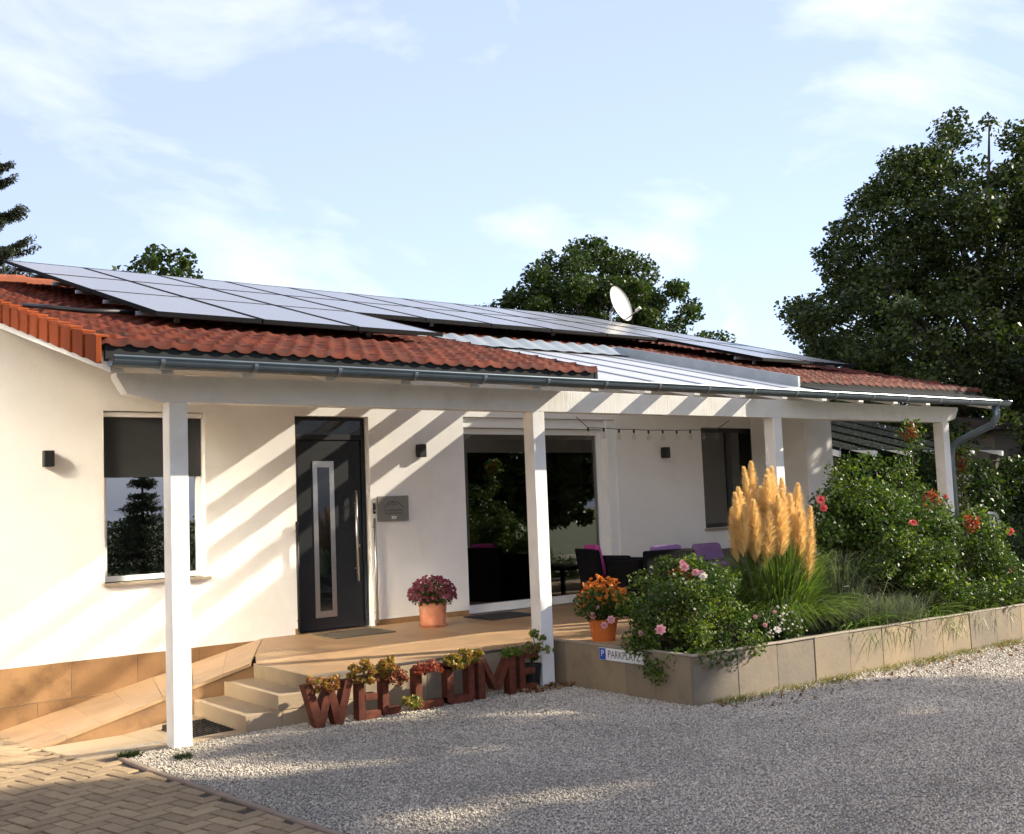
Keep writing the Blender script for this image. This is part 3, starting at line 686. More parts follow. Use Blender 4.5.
# ------------------------------------------------------------------ wall lamps, sign, bell, bar, lights, mats
for x, z, l in ((.865,2.24,'black up-and-down wall lamp left of the window by the gable'),(4.995,2.31,'black up-and-down wall lamp between the front door and the glazed terrace door'),(9.0,2.28,'black up-and-down wall lamp between the glazed door and the far window')):
    t = empty('wall_lamp', (x, 0, z), l, 'lamp', 'wall lamps on the white facade')
    MB().box(x-.04, x+.04, -.012, -.001, z-.06, z+.06).build('back_plate', MT['black'], t)
    mb = MB(); mb.box(x-.045, x-.037, -.10, -.012, z-.075, z+.075); mb.box(x+.037, x+.045, -.10, -.012, z-.075, z+.075); mb.box(x-.037, x+.037, -.10, -.092, z-.075, z+.075); mb.box(x-.037,x+.037,-.02,-.0125,z-.075,z+.075)
    mb.build('shade', MT['black'], t, bevel=.002)
    MB().box(x-.034, x+.034, -.09, -.022, z-.03, z+.03).build('lens', MT['sign_white'], t)
t = empty('house_sign', (4.61, 0, 1.65), 'brushed steel name plate with engraved emblem on the wall beside the front door', 'sign')
MB().box(4.405, 4.815, -.032, -.014, 1.51, 1.795).build('plate', MT['plate'], t, bevel=.003)
mb = MB(); arc = lambda cx, cz, r, a0, a1, n=14: [(cx+r*math.cos(R(a0+(a1-a0)*k/n)), -.034, cz+r*math.sin(R(a0+(a1-a0)*k/n))) for k in range(n+1)]
mb.tube(arc(4.61,1.60,.135,25,155), .0035, 6); mb.tube([(4.545,-.034,1.69),(4.60,-.034,1.725),(4.655,-.034,1.69)], .004, 6); mb.tube([(4.60,-.034,1.70),(4.60,-.034,1.685)], .006, 6)
for k in range(2):
    pts = [(4.49+.24*i/26, -.034, 1.632-.036*k+.011*math.sin(i*1.9+k)+.004*math.sin(i*.7)) for i in range(27)]
    mb.tube(pts, .0028, 5)
mb.build('engraving', MT['engrave'], t)
MB().box(4.585, 4.645, -.0345, -.032, 1.535, 1.565).build('label', MT['paper'], t)
mb = MB(); mb.box(4.598,4.606,-.036,-.0345,1.54,1.56); mb.box(4.622,4.630,-.036,-.0345,1.54,1.56); mb.build('print', MT['engrave'], t)
mb = MB()
for x in (4.42, 4.80):
    for z in (1.525, 1.78): mb.tube([(x,-.0325,z),(x,-.001,z)], .006, 8)
mb.build('screw', MT['steel'], t)
t = empty('doorbell', (4.372, 0, 1.66), 'small black doorbell left of the steel name plate', 'doorbell')
MB().box(4.357, 4.387, -.02, -.001, 1.60, 1.72).build('case', MT['black'], t, bevel=.006)
MB().tube([(4.372,-.024,1.635),(4.372,-.02,1.635)], .009, 12).build('button', MT['steel'], t)
for x, l in ((4.352,'thin upright steel grab bar right of the front door below the bell'),(3.395,'thin upright grab bar left of the front door')):
    t = empty('grab_bar', (x, -.05, .4), l, 'grab bar', 'grab bars beside the front door')
    MB().tube([(x,-.05,T+.03),(x,-.05,1.55)], .016, 12).build('tube', MT['steel'] if x > 4 else MT['black'], t, smooth=True)
    mb = MB()
    for z in (.5, 1.45): mb.tube([(x,-.05,z),(x,-.001,z)], .008, 8)
    mb.build('bracket', MT['steel'], t)
t = empty('string_lights', (6.1, -2.78, 2.45), 'string of clear glass bulbs hanging under the porch beam', 'string lights')
ly = -2.78
bx = [5.20+.205*i for i in range(10)]
pts = [(5.05,ly,2.47)]
for i, x in enumerate(bx): pts.append((x, ly, 2.365-.018*math.sin(i/9*math.pi)+.004*(i%2)))
pts.append((7.26, ly, 2.47))
MB().tube(pts, .004, 6).build('cable', MT['cable'], t)
for (x, y, z) in pts[1:-1]:
    b_ = MB().lathe([(.004,-.034),(.016,-.058),(.022,-.078),(.018,-.098),(.004,-.108)], (x,y,z), 14).build('bulb', MT['bulb'], t, smooth=True)
    MB().lathe([(.008,0),(.011,-.006),(.011,-.032),(.008,-.036)], (x,y,z), 10).build('socket', MT['cable'], b_)
o = MB().box(3.45, 4.15, -.78, -.22, T+.001, T+.014).build('doormat', MT['mat'], bevel=.004); tag(o, 'brown coir doormat in front of the dark front door', 'doormat')
o = MB().box(5.42, 6.1, -.75, -.18, T+.001, T+.014).build('doormat', MT['mat2'], bevel=.004); tag(o, 'dark grey doormat in front of the glazed terrace door', 'doormat')

# parking sign on the left face of the planter
t = empty('parking_sign', (PX0-.006, -3.8, .32), 'white enamel number-plate sign reading PARKPLATZ on the end of the planter', 'sign')
MB().box(PX0-.013, PX0-.006, -4.10, -3.55, .268, .372).build('plate', MT['sign_white'], t, bevel=.002)
MB().box(PX0-.0145, PX0-.013, -3.635, -3.555, .272, .368).build('blue_field', MT['sign_blue'], t)
def text(body, size, mat, name, parent, place):
    cu = bpy.data.curves.new('text', 'FONT'); cu.body = body; cu.size = size; cu.extrude = .0006; cu.align_x = 'CENTER'; cu.align_y = 'CENTER'
    tmp = bpy.data.objects.new('tmp_text', cu); COL.objects.link(tmp)
    dg = bpy.context.evaluated_depsgraph_get(); me = bpy.data.meshes.new_from_object(tmp.evaluated_get(dg)); bpy.data.objects.remove(tmp)
    me.materials.clear(); me.materials.append(mat)
    off = woff(parent); me.transform(place); me.transform(Matrix.Translation(-off))
    o = bpy.data.objects.new(name, me); COL.objects.link(o); o.parent = parent; return o
rot = Matrix(((0,0,-1,0),(-1,0,0,0),(0,1,0,0),(0,0,0,1)))
text('PARKPLATZ', .088, MT['engrave'], 'lettering', t, Matrix.Translation((PX0-.0142,-3.865,.320)) @ rot @ Matrix.Scale(.86, 4, (1,0,0)))
text('P', .078, MT['sign_white'], 'parking_symbol', t, Matrix.Translation((PX0-.0152,-3.595,.322)) @ rot)

# ------------------------------------------------------------------ WELCOME letters: rusty steel boxes with planting
def letter(name, strokes, x0, y, lab, depth=.09, lean=0):
    t = empty('letter', (x0, y, 0), lab, 'letter', 'rusty letters spelling WELCOME')
    mb = MB()
    for i, poly in enumerate(strokes):
        e = .0015*(i % 3)
        mb.prism_y([(x0+p[0], p[1]) for p in poly], y-e, y+depth+e)
    o = mb.build('steel_body', MT['rust'], t, bevel=.003); return t
H = .34
def quad(*p): return list(p)
Wl = [quad((0,.33),(.065,.33),(.15,0),(.085,0)), quad((.085,0),(.15,0),(.225,.30),(.165,.30)), quad((.165,.30),(.225,.30),(.295,0),(.23,0)), quad((.23,0),(.295,0),(.38,.33),(.315,.33))]
Wl = [[(x*1.12, z) for x, z in q] for q in Wl]
def ccw(poly):
    A = sum(poly[i][0]*poly[(i+1)%len(poly)][1]-poly[(i+1)%len(poly)][0]*poly[i][1] for i in range(len(poly)))
    return poly if A > 0 else poly[::-1]
bar = lambda a, b, c, d: [(a,c),(b,c),(b,d),(a,d)]
El = [bar(0,.06,0,.34), bar(.06,.20,0,.055), bar(.06,.17,.145,.195), bar(.06,.20,.285,.34)]
Ll = [bar(0,.06,0,.34), bar(.06,.17,0,.055)]
Cl = [bar(0,.065,.03,.32), [(.0,.03),(.04,0),(.27,0),(.27,.06),(.065,.06),(.065,.05)], [(0,.32),(.065,.29),(.27,.29),(.27,.35),(.04,.35)]]
Ol = [bar(0,.065,.03,.32), bar(.215,.28,.03,.32), [(.0,.03),(.03,0),(.25,0),(.28,.03),(.28,.06),(0,.06)], [(0,.29),(.28,.29),(.28,.32),(.25,.35),(.03,.35),(0,.32)]]
Ml = [bar(0,.07,0,.35), bar(.33,.40,0,.35), [(.07,.35),(.02,.35),(.17,.06),(.235,.06)], [(.33,.35),(.38,.35),(.235,.06),(.165,.06)]]
specs = [('W',Wl,1.92,-3.13,'rusty steel letter W leaning at the left end of the WELCOME row'),
 ('E',El,2.39,-3.12,'sunlit rusty steel letter E standing right after the W'),
 ('L',Ll,2.63,-3.08,'rusty steel letter L half hidden behind sedum before the gap in the row'),
 ('C',Cl,2.93,-3.10,'rusty steel letter C standing first after the gap in the row'),
 ('O',Ol,3.24,-3.10,'square rusty steel letter O filled with yellow sedum'),
 ('M',Ml,3.56,-3.10,'rusty steel letter M between the O and the last E'),
 ('E',El,4.02,-3.08,'shaded rusty steel letter E beside the middle porch post')]
for n_, st, x0, y, lab in specs: letter(n_, [ccw(p) for p in st], x0, y, lab)
def succulent(name, x, y, z, rx, rz, mats, n, lab, cat='succulent', group='sedum growing in and beside the letters', size=.03, ry=.05):
    t = empty(name, (x, y, z), lab, cat, group)
    cs = [(x+RNG.uniform(-rx, rx), y+RNG.uniform(-ry, ry), z+RNG.uniform(0, rz)) for _ in range(26)]
    for m, share in mats:
        P = clump_points(cs, [(.04,.035,.028)]*26, [int(n*share*1.3/26)+1]*26)
        V, Q = leafcards(P, size, .5, .2); npmesh('leaves', V, Q, MT[m], t)
    return t
succulent('sedum', 2.12, -3.12, .28, .14, .09, (('sedum_y',.6),('sedum_r',.4)), 900, 'small yellow and reddish sedum sprouting on top of the letter W')
succulent('sedum', 2.53, -3.12, .30, .19, .15, (('sedum_y',.75),('sedum_r',.25)), 2000, 'bushy yellow sedum growing on the letters E and L')
succulent('sedum', 2.74, -3.12, .24, .07, .13, (('dry',.5),('sedum_r',.5)), 600, 'dry reddish sedum hanging over the letter L')
succulent('sedum', 2.84, -3.18, .06, .05, .06, (('sedum_y',.6),('blade',.4)), 350, 'low yellow sedum cushion on the gravel in the gap between L and C')
succulent('sedum', 3.04, -3.12, .29, .11, .08, (('sedum_r',.9),('dry',.1)), 700, 'bright red sedum on top of the letter C')
succulent('sedum', 3.40, -3.11, .30, .20, .12, (('sedum_y',.65),('rose_leaf_pale',.2),('sedum_r',.15)), 1700, 'mixed yellow and green sedum spilling over the letter O')
succulent('sedum', 3.93, -3.07, .34, .10, .04, (('rose_leaf_pale',.7),('blade',.3)), 450, 'bright green sedum on top of the letter M')
succulent('sedum', 4.17, -3.06, .33, .09, .07, (('rose_leaf_pale',.5),('dry',.5)), 500, 'green and brown sedum on top of the shaded last letter E')
t = empty('flower_pot', (4.27, -2.95, 0), 'small black plastic pot on the gravel against the middle porch post', 'flower pot')
MB().lathe([(.06,0),(.08,.19),(.085,.19),(.085,.21),(.075,.21),(.07,.16),(.0,.16)], (4.26,-2.95,0), 20).build('body', MT['black'], t)
t = empty('pot_plant', (4.26, -2.95, .17), 'leggy green seedling rising from the small black pot beside the post', 'plant')
MB().tube([(4.26,-2.95,.16),(4.29,-2.98,.33),(4.25,-2.98,.47)], .004, 6).build('stem', MT['rose_leaf'], t)
P = clump_points([(4.25,-3.0,.48),(4.31,-3.03,.44),(4.36,-3.06,.33),(4.27,-2.97,.27)], [(.06,.04,.03)]*4, [26,22,16,50]); V, Q = leafcards(P, .045, .7, .2); npmesh('leaves', V, Q, MT['rose_leaf_pale'], t)

# ------------------------------------------------------------------ potted flowers on the terrace
t = empty('flower_pot', (4.68, -.68, T), 'terracotta pot with a saucer against the wall left of the glazed door', 'flower pot', 'flower pots on the terrace')
MB().lathe([(.138,.012),(.140,.05),(.150,.225),(.155,.225),(.158,.262),(.140,.262),(.132,.235),(.0,.235)], (4.68,-.68,T), 36).build('body', MT['terracotta'], t, smooth=False)
MB().lathe([(.14,0),(.165,.028),(.160,.030),(.14,.013),(0,.012)], (4.68,-.68,T), 36).build('saucer', MT['terracotta'], t)
t = empty('chrysanthemum', (4.68, -.68, T+.235), 'round dark pink chrysanthemum in the terracotta pot by the wall', 'flower')
d = rnd_dirs(900); d = d[d[:, 2] > -.15]; P = np.array([4.68,-.68,T+.33])+d*np.array([.265,.255,.22])*RNG.uniform(.9,1.04,(len(d),1))
V, Q = blooms(P[:560], .018, 6, up=None); npmesh('blooms', V, Q, MT['mum'], t)
P = clump_points([(4.68,-.68,T+.33)], [(.235,.225,.19)], [1800]); P = P[P[:, 2] > T+.24]; V, Q = leafcards(P, .04, .5); npmesh('foliage', V, Q, MT['rose_leaf'], t)
t = empty('flower_pot', (5.0, -3.10, T), 'bright orange glazed pot on the terrace edge above the parking sign', 'flower pot', 'flower pots on the terrace')
MB().lathe([(.105,0),(.112,.03),(.13,.16),(.135,.16),(.14,.2),(.127,.2),(.12,.18),(0,.18)], (5.0,-3.10,T), 36).build('body', MT['terracotta2'], t)
t = empty('aster', (5.0, -3.10, T+.19), 'orange flowering bushy plant in the bright orange pot', 'flower')
P = clump_points([(5.0,-3.10,T+.33),(4.9,-3.14,T+.34),(5.1,-3.08,T+.32)], [(.24,.22,.16)]*3, [900]*3); P = P[P[:, 2] > T+.13]; V, Q = leafcards(P, .04, .5); npmesh('foliage', V, Q, MT['rose_leaf'], t)
d = rnd_dirs(500); d = d[d[:, 2] > .0]; P = np.array([4.98,-3.12,T+.33])+d*np.array([.25,.23,.255])*RNG.uniform(.85,1.08,(len(d),1))
V, Q = blooms(P[:170], .022, 6, up=None); npmesh('blooms', V, Q, MT['orange_petal'], t)
P = np.array([[4.77,-3.22,T+.28],[4.79,-3.2,T+.24],[4.80,-3.25,T+.33]]); V, Q = blooms(P, .03, 6); npmesh('pale_blooms', V, Q, MT['pink'], t)

# ------------------------------------------------------------------ terrace furniture
def armchair(loc, rz, mat, lab, cushion, clab, ccat='cushion', w=.62):
    t = empty('armchair', (0,0,0), lab, 'armchair', 'dark wicker seats on the terrace')
    MB().box(-.27,.27,-w/2+.07,w/2-.07,.16,.40).build('seat', MT[mat], t, bevel=.02, local=True)
    for s_ in (-1, 1):
        MB().hexa([(-.26,s_*w/2-.045,.02),(.27,s_*w/2-.045,.02),(.27,s_*w/2+.045,.02),(-.26,s_*w/2+.045,.02),(-.28,s_*w/2-.05,.66),(.29,s_*w/2-.05,.63),(.29,s_*w/2+.05,.63),(-.28,s_*w/2+.05,.66)]).build('armrest', MT[mat], t, bevel=.02, local=True)
    MB().hexa([(-.33,-w/2,.02),(-.25,-w/2,.02),(-.25,w/2,.02),(-.33,w/2,.02),(-.43,-w/2-.03,.75),(-.36,-w/2-.03,.75),(-.36,w/2+.03,.75),(-.43,w/2+.03,.75)]).build('backrest', MT[mat], t, bevel=.02, local=True)
    t.location = loc; t.rotation_euler = (0,0,rz)
    if cushion:
        c_ = empty(ccat, (0,0,0), clab, 'cushion', 'cushions on the terrace seats')
        MB().hexa([(-.32,-.20,.42),(-.20,-.20,.42),(-.20,.20,.42),(-.32,.20,.42),(-.37,-.20,.80),(-.29,-.20,.80),(-.29,.20,.80),(-.37,.20,.80)]).build('cover', MT[cushion], c_, bevel=.04, local=True)
        c_.location = loc; c_.rotation_euler = (0,0,rz)
    return t
armchair((7.10,-1.05,T-.02), R(-20), 'wicker', 'black wicker armchair nearest the glazed door, side on', 'magenta', 'magenta cushion leaning in the armchair nearest the glazed door')
armchair((6.90,-1.80,T-.02), R(80), 'wicker', 'black wicker armchair with its back turned, behind the pale rose bush', 'purple', 'lilac cushion showing over the back of the turned armchair')
t = empty('garden_table', (8.35,-1.2,T), 'low dark wicker table between the armchairs and the lounge seat', 'table')
MB().box(7.95,8.65,-1.55,-.75,T+.34,T+.38).build('tabletop', MT['wicker'], t, bevel=.01)
for x in (8.0,8.58):
    for y in (-1.5,-.8): MB().box(x,x+.05,y,y+.05,T,T+.339).build('leg', MT['wicker'], t)
t = empty('lounge_seat', (9.3,-.6,T), 'grey brown wicker lounge seat under the far window', 'lounge seat', 'dark wicker seats on the terrace')
MB().box(9.05,10.7,-.95,-.35,T+.02,T+.33).build('seat', MT['wicker_grey'], t, bevel=.02)
MB().box(9.05,10.7,-.345,-.24,T+.02,T+.56).build('backrest', MT['wicker_grey'], t, bevel=.02)
MB().box(8.92,9.045,-.95,-.24,T+.02,T+.42).build('armrest', MT['wicker_grey'], t, bevel=.02)
MB().box(9.08,10.6,-.93,-.36,T+.335,T+.42).build('seat_pad', MT['purple'], t, bevel=.03)
c_ = empty('cushion', (9.25,-.4,T+.45), 'flat purple cushion against the back of the lounge seat', 'cushion', 'cushions on the terrace seats')
MB().hexa([(9.12,-.50,T+.43),(9.62,-.50,T+.43),(9.62,-.38,T+.43),(9.12,-.38,T+.43),(9.12,-.42,T+.66),(9.62,-.42,T+.66),(9.62,-.31,T+.66),(9.12,-.31,T+.66)]).build('cover', MT['purple'], c_, bevel=.04)
# ------------------------------------------------------------------ planting bed
def bush(t, centres, radii, n_each, mat, size, name='leaves', aspect=.6, up=.3):
    P = clump_points(centres, radii, n_each); V, Q = leafcards(P, size, aspect, up); return npmesh(name, V, Q, MT[mat], t)
def stems(t, base, tips, r, mat, name='stems'):
    mb = MB()
    for q in tips:
        b = Vector(base)+Vector((random.uniform(-.1,.1), random.uniform(-.1,.1), 0)); q = Vector(q); m = b.lerp(q, .5)+Vector((random.uniform(-.05,.05),random.uniform(-.05,.05),.06))
        mb.tube([b, m, q], [r, r*.7, r*.35], 5)
    return mb.build(name, MT[mat], t)
def ell(c, r, n, zmin=.3, power=.4):
    out = []
    while len(out) < n:
        d = rnd_dirs(1)[0]*(RNG.uniform()**power); p = np.array(c)+d*np.array(r)
        if p[2] > zmin: out.append(p)
    return out
# pale pink rose bush at the planter corner
t = empty('rose_bush', (5.05, -4.15, .3), 'bushy rose with pale pink blooms spilling over the planter corner beside the parking sign', 'rose bush')
cs = ell((5.12,-4.05,.62), (.62,.50,.44), 70, .28)
cs += [(4.62,-4.05,.36),(4.56,-4.2,.28),(4.53,-4.28,.22),(4.6,-4.4,.33),(4.7,-4.62,.36),(4.9,-4.68,.36),(5.25,-4.68,.42),(4.57,-4.1,.42)]
cs += [(4.85,-3.8,.92),(5.05,-3.9,1.04),(5.15,-3.8,1.02),(5.3,-3.9,1.0),(5.45,-4.0,.95)]
n = len(cs)
bush(t, cs, [(.13,.13,.11)]*n, [120]*n, 'rose_leaf', .037)
bush(t, [cs[i] for i in range(0, n, 2)], [(.15,.14,.12)]*((n+1)//2), [130]*((n+1)//2), 'rose_leaf_pale', .036, 'young_leaves')
bush(t, [(5.1,-4.02,.98)], [(.13,.09,.06)], [100], 'young', .036, 'red_shoots')
stems(t, (5.1,-4.0,.3), [c for c in cs[::3]], .008, 'bark')
for p, r in (((4.98,-4.2,1.05),.045),((5.06,-4.25,1.0),.04),((5.13,-4.25,.98),.045),((5.0,-4.15,1.09),.035),((4.56,-4.30,.57),.05),((4.52,-4.1,.53),.03),((5.5,-4.5,.60),.022),((5.62,-4.5,.52),.024),((5.75,-4.5,.62),.02),((4.46,-3.72,.58),.035),((4.47,-3.8,.63),.04)):
    V, Q = blooms(np.array([p]), r, 7, up=(-.5,-.8,.3)); npmesh('bloom', V, Q, MT['pink'], t)
V, Q = blooms(np.array([[5.1,-4.3,.965],[5.72,-4.55,.47]]), .04, 7, up=(-.4,-.8,.3)); npmesh('white_bloom', V, Q, MT['white_petal'], t)
# small white flowering shrub
t = empty('flowering_shrub', (5.95, -4.45, .3), 'low dark shrub dotted with white flowers between the rose and the pampas grass', 'shrub')
cs = ell((5.92,-4.42,.45), (.26,.16,.17), 16, .3); bush(t, cs, [(.08,.07,.07)]*16, [80]*16, 'rose_leaf', .03)
P = clump_points([(5.92,-4.47,.5)], [(.28,.15,.17)], [60]); P = P[P[:,2] > .36]; V, Q = blooms(P, .012, 5, up=(-.4,-.8,.4)); npmesh('blooms', V, Q, MT['white_petal'], t)
# pampas grass
t = empty('pampas_grass', (6.45, -4.0, .3), 'tall pampas grass with golden plumes in the raised planter', 'pampas grass')
nb = 4600; th = RNG.uniform(0, 2*np.pi, nb); rr = np.sqrt(RNG.uniform(0, 1, nb))
B = np.stack([6.42+.20*rr*np.cos(th), -4.0+.18*rr*np.sin(th), np.full(nb, .28)], 1)
out = RNG.uniform(.02, 1.0, nb)*(.35+.65*rr); hgt = RNG.uniform(.45, 1.02, nb)*(1-.38*out)
TT = np.stack([B[:,0]+out*np.cos(th)*1.02, B[:,1]+out*np.sin(th)*.72, .28+hgt*(1-.55*(out > .6))], 1)
TT[:,2] = np.maximum(TT[:,2], .36)
V, Q = blades(B, TT, .0042, droop=.55, seg=5); npmesh('leaf_blades', V, Q, MT['blade'], t)
k = RNG.choice(nb, 420, replace=False); V, Q = blades(B[k]+.01, TT[k]*[1,1,1]+RNG.normal(size=(420,3))*.06, .0035, droop=.7, seg=5); npmesh('dry_blades', V, Q, MT['blade_grey'], t)
def plume(base, tip, w, n=1500):
    base, tip = np.array(base), np.array(tip); ax = tip-base; L = np.linalg.norm(ax); ax /= L
    s_ = RNG.uniform(0, 1, n)**.85; th = RNG.uniform(0, 2*np.pi, n)
    a = np.cross(ax, [.2,.9,.1]); a /= np.linalg.norm(a); b = np.cross(ax, a)
    prof = np.sin(np.pi*np.clip(s_*.93+.07, 0, 1)**.75)**.8
    P0 = base+np.outer(s_*L, ax)
    dirs = np.cos(th)[:,None]*a+np.sin(th)[:,None]*b
    ln = w*prof*RNG.uniform(.35,1.55,n)+.012
    P1 = P0+dirs*ln[:,None]+ax*(.05+.35*ln[:,None])
    V, Q = blades(P0, P1, .0029, droop=.15, seg=2)
    return V, Q
PLM = [(5.86,-4.15,1.53,1.16),(5.93,-4.05,1.63,1.14),(6.0,-4.2,1.56,1.10),(6.05,-4.0,1.68,1.17),(6.12,-4.22,1.45,1.05),(6.22,-3.95,1.92,1.40),(6.2,-4.2,1.52,1.08),(6.3,-4.25,1.60,1.10),(6.3,-4.1,1.55,1.12),(6.42,-4.0,1.84,1.30),
    (6.38,-4.22,1.65,1.13),(6.47,-4.15,1.60,1.12),(6.55,-3.95,1.87,1.32),(6.6,-4.15,1.60,1.14),(6.66,-4.2,1.44,.98),(6.70,-3.95,1.76,1.25),(6.76,-4.05,1.70,1.15),(6.84,-4.0,1.62,1.08),(6.86,-4.12,1.47,.98),(6.55,-4.38,1.28,.84),(6.9,-3.98,1.44,.94),(6.35,-3.9,1.62,1.15),(6.5,-3.85,1.68,1.2),(6.15,-3.9,1.6,1.1)]
PLM += [(x+RNG.uniform(-.07,.07), y+RNG.uniform(-.08,.10), zt-RNG.uniform(.02,.16), zb-RNG.uniform(-.02,.10)) for (x,y,zt,zb) in PLM[:14]]
for (x, y, zt, zb) in PLM:
    x -= .06; zb -= .04
    xb = 6.38+(x-6.38)*.92; yb = -4.0+(y+4.0)*.8
    V, Q = plume((xb,yb,zb), (x+RNG.uniform(-.05,.05),y,zt), .054*RNG.uniform(.75,1.3)); p = npmesh('plume', V, Q, MT['plume'], t)
    MB().tube([(6.42+(xb-6.42)*.4, -4.0+(yb+4)*.4, .3), (xb,yb,zb), (x,y,zt-.04)], [.005,.004,.002], 5).build('stalk', MT['blade_grey'], p)
# grey ornamental grass and lavender right of it
t = empty('ornamental_grass', (7.35, -4.1, .3), 'grey green arching grass clump right of the pampas grass', 'grass clump')
nb = 900; th = RNG.uniform(0, 2*np.pi, nb); B = np.stack([7.30+RNG.normal(size=nb)*.12, -4.05+RNG.normal(size=nb)*.10, np.full(nb,.28)],1)
o_ = RNG.uniform(.15,.75,nb); TT = B+np.stack([o_*np.cos(th), o_*np.sin(th)*.7, RNG.uniform(.15,.75,nb)],1)
V, Q = blades(B, TT, .003, droop=.75, seg=5); npmesh('leaf_blades', V, Q, MT['blade_grey'], t)
t = empty('lavender', (7.55, -4.45, .28), 'low grey lavender tuft behind the front coping of the planter', 'lavender')
nb = 1100; B = np.stack([7.5+RNG.normal(size=nb)*.20, -4.47+RNG.normal(size=nb)*.06, np.full(nb,.30)],1)
TT = B+np.stack([RNG.normal(size=nb)*.16, RNG.normal(size=nb)*.12-.03, RNG.uniform(.12,.36,nb)],1); V, Q = blades(B, TT, .0038, droop=.2, seg=3); npmesh('stalks', V, Q, MT['lav'], t)
# large red rose bush
t = empty('rose_bush', (8.6, -4.0, .28), 'large dark rose bush with red blooms at the right end of the porch', 'rose bush')
random.seed(11)
cs = ell((8.25,-3.95,1.0), (1.1,.62,.75), 150, .3)+ell((9.35,-4.0,.82), (.95,.55,.60), 95, .3)+ell((8.0,-3.9,1.45), (.7,.35,.30), 26, .3)
cs += [(7.45,-3.8,1.55),(7.6,-3.85,1.7),(7.75,-3.8,1.85),(7.9,-3.85,1.92),(8.6,-3.8,1.75),(8.9,-3.8,1.8),(9.05,-3.75,1.95),(9.1,-3.8,2.15),(9.12,-3.8,2.3),(9.0,-3.85,1.65),(7.3,-3.8,.5),(7.35,-3.7,.75),(7.5,-3.7,.6),(7.6,-3.75,.85),(7.75,-3.8,1.05),(7.45,-3.6,.95),(7.3,-3.9,1.3),(7.35,-3.8,1.0),(7.5,-3.75,1.25),(7.7,-3.7,1.45),(7.95,-3.7,1.65),(8.15,-3.75,1.8),(8.3,-3.8,1.95),(8.4,-3.7,1.6),(8.7,-3.75,1.9),(9.2,-3.8,1.6),(9.4,-3.9,1.45),(8.9,-3.9,1.5),(9.9,-4.0,1.15),(10.1,-4.1,.95),(10.25,-4.1,.8)]
cs += [(x, -4.58+random.uniform(-.06,.06), random.uniform(.42,.62)) for x in np.arange(8.5, 11.2, .19)]
n = len(cs); bush(t, cs, [(.17,.15,.14)]*n, [120]*n, 'rose_leaf', .046)
bush(t, cs[::3], [(.2,.17,.15)]*len(cs[::3]), [75]*len(cs[::3]), 'rose_leaf_pale', .045, 'young_leaves')
for c in ((9.38,-4.28,1.24),(8.62,-4.3,1.52),(9.08,-3.8,2.28)): bush(t, [c], [(.11,.09,.11)], [110], 'young', .05, 'red_shoots')
stems(t, (8.5,-4.0,.28), cs[::3], .010, 'bark')
for p, r in (((7.02,-4.1,1.57),.055),((7.03,-4.12,1.49),.045),((8.02,-4.45,1.30),.05),((9.95,-4.35,.72),.045),((10.05,-4.35,.70),.05),((10.15,-4.3,1.12),.05),((8.55,-4.5,1.55),.03)):
    V, Q = blooms(np.array([p]), r, 8, up=(-.6,-.75,.2)); npmesh('bloom', V, Q, MT['red_petal'], t)
MB().tube([(7.5,-3.9,1.2),(7.2,-4.0,1.42),(7.02,-4.08,1.53)], [.007,.005,.004], 5).build('stems', MT['rose_leaf'], t)
nb = 700; B = np.stack([RNG.choice([6.9,7.4,8.15,8.25,9.0], nb)+RNG.normal(size=nb)*.14, np.full(nb,-4.52), np.full(nb,.36)],1); TT = B+np.stack([RNG.normal(size=nb)*.22+.05, -RNG.uniform(.05,.22,nb), RNG.uniform(-.25,.12,nb)],1)
V, Q = blades(B, TT, .007, droop=.35, seg=4); o = npmesh('overhanging_grass', V, Q, MT['blade']); tag(o, 'broad grass blades hanging over the planter front between the pampas grass and the red roses', 'grass clump')
t = empty('ground_shrub', (10.6, -4.2, .26), 'low glossy shrub filling the right end of the planter below the roses', 'shrub')
cs = ell((10.3,-4.25,.45), (1.1,.36,.26), 48, .28); bush(t, cs, [(.15,.13,.10)]*48, [85]*48, 'rose_leaf', .045)
# climber by the downpipe
t = empty('climbing_plant', (11.7, -2.85, .3), 'variegated climber growing up beside the downpipe', 'climber')
cs = [(11.62+random.uniform(-.12,.14), -2.85+random.uniform(-.15,.15), z) for z in np.linspace(.5,2.25,22)]; bush(t, cs, [(.14,.13,.12)]*22, [60]*22, 'rose_leaf_pale', .06)
bush(t, cs[8:19], [(.10,.1,.1)]*11, [20]*11, 'white_petal', .05, 'pale_leaves'); bush(t, [(11.66,-2.85,2.0)], [(.10,.1,.18)], [110], 'young', .05, 'red_shoots')
stems(t, (11.65,-2.85,.28), cs[::3], .009, 'bark')
# weeds at the foot of the planter, tufts on the paving, fallen leaves
def tuft(name, xs, y, n, h, mat, sx=.0, sy=.04, w=.0025):
    B = np.stack([RNG.uniform(xs[0], xs[1], n), y+RNG.normal(size=n)*sy, np.full(n,-.005)],1)
    dens = .35+.65*(np.sin(B[:,0]*4.3)+np.sin(B[:,0]*9.1+1) > -.2); B = B[RNG.uniform(0,1,n) < dens]; n = len(B)
    TT = B+np.stack([RNG.normal(size=n)*.03, RNG.normal(size=n)*.03-.015, RNG.uniform(.3,1,n)*h],1)
    V, Q = blades(B, TT, w, droop=.3, seg=3); return npmesh(name, V, Q, MT[mat])
o = tuft('weeds', (4.7,12.5), -4.75, 5500, .05, 'moss', sy=.07); tag(o, 'yellow green weeds along the foot of the planter', 'weeds', kind='stuff')
for (x0, x1, y, l) in ((.58,.72,-2.98,'grass tuft growing in the paving where the kerb begins'),(.86,.97,-3.32,'second grass tuft on the gravel just beyond the kerb')):
    o = tuft('grass_tuft', (x0,x1), y, 350, .045, 'hedge', sy=.03); tag(o, l, 'grass tuft')
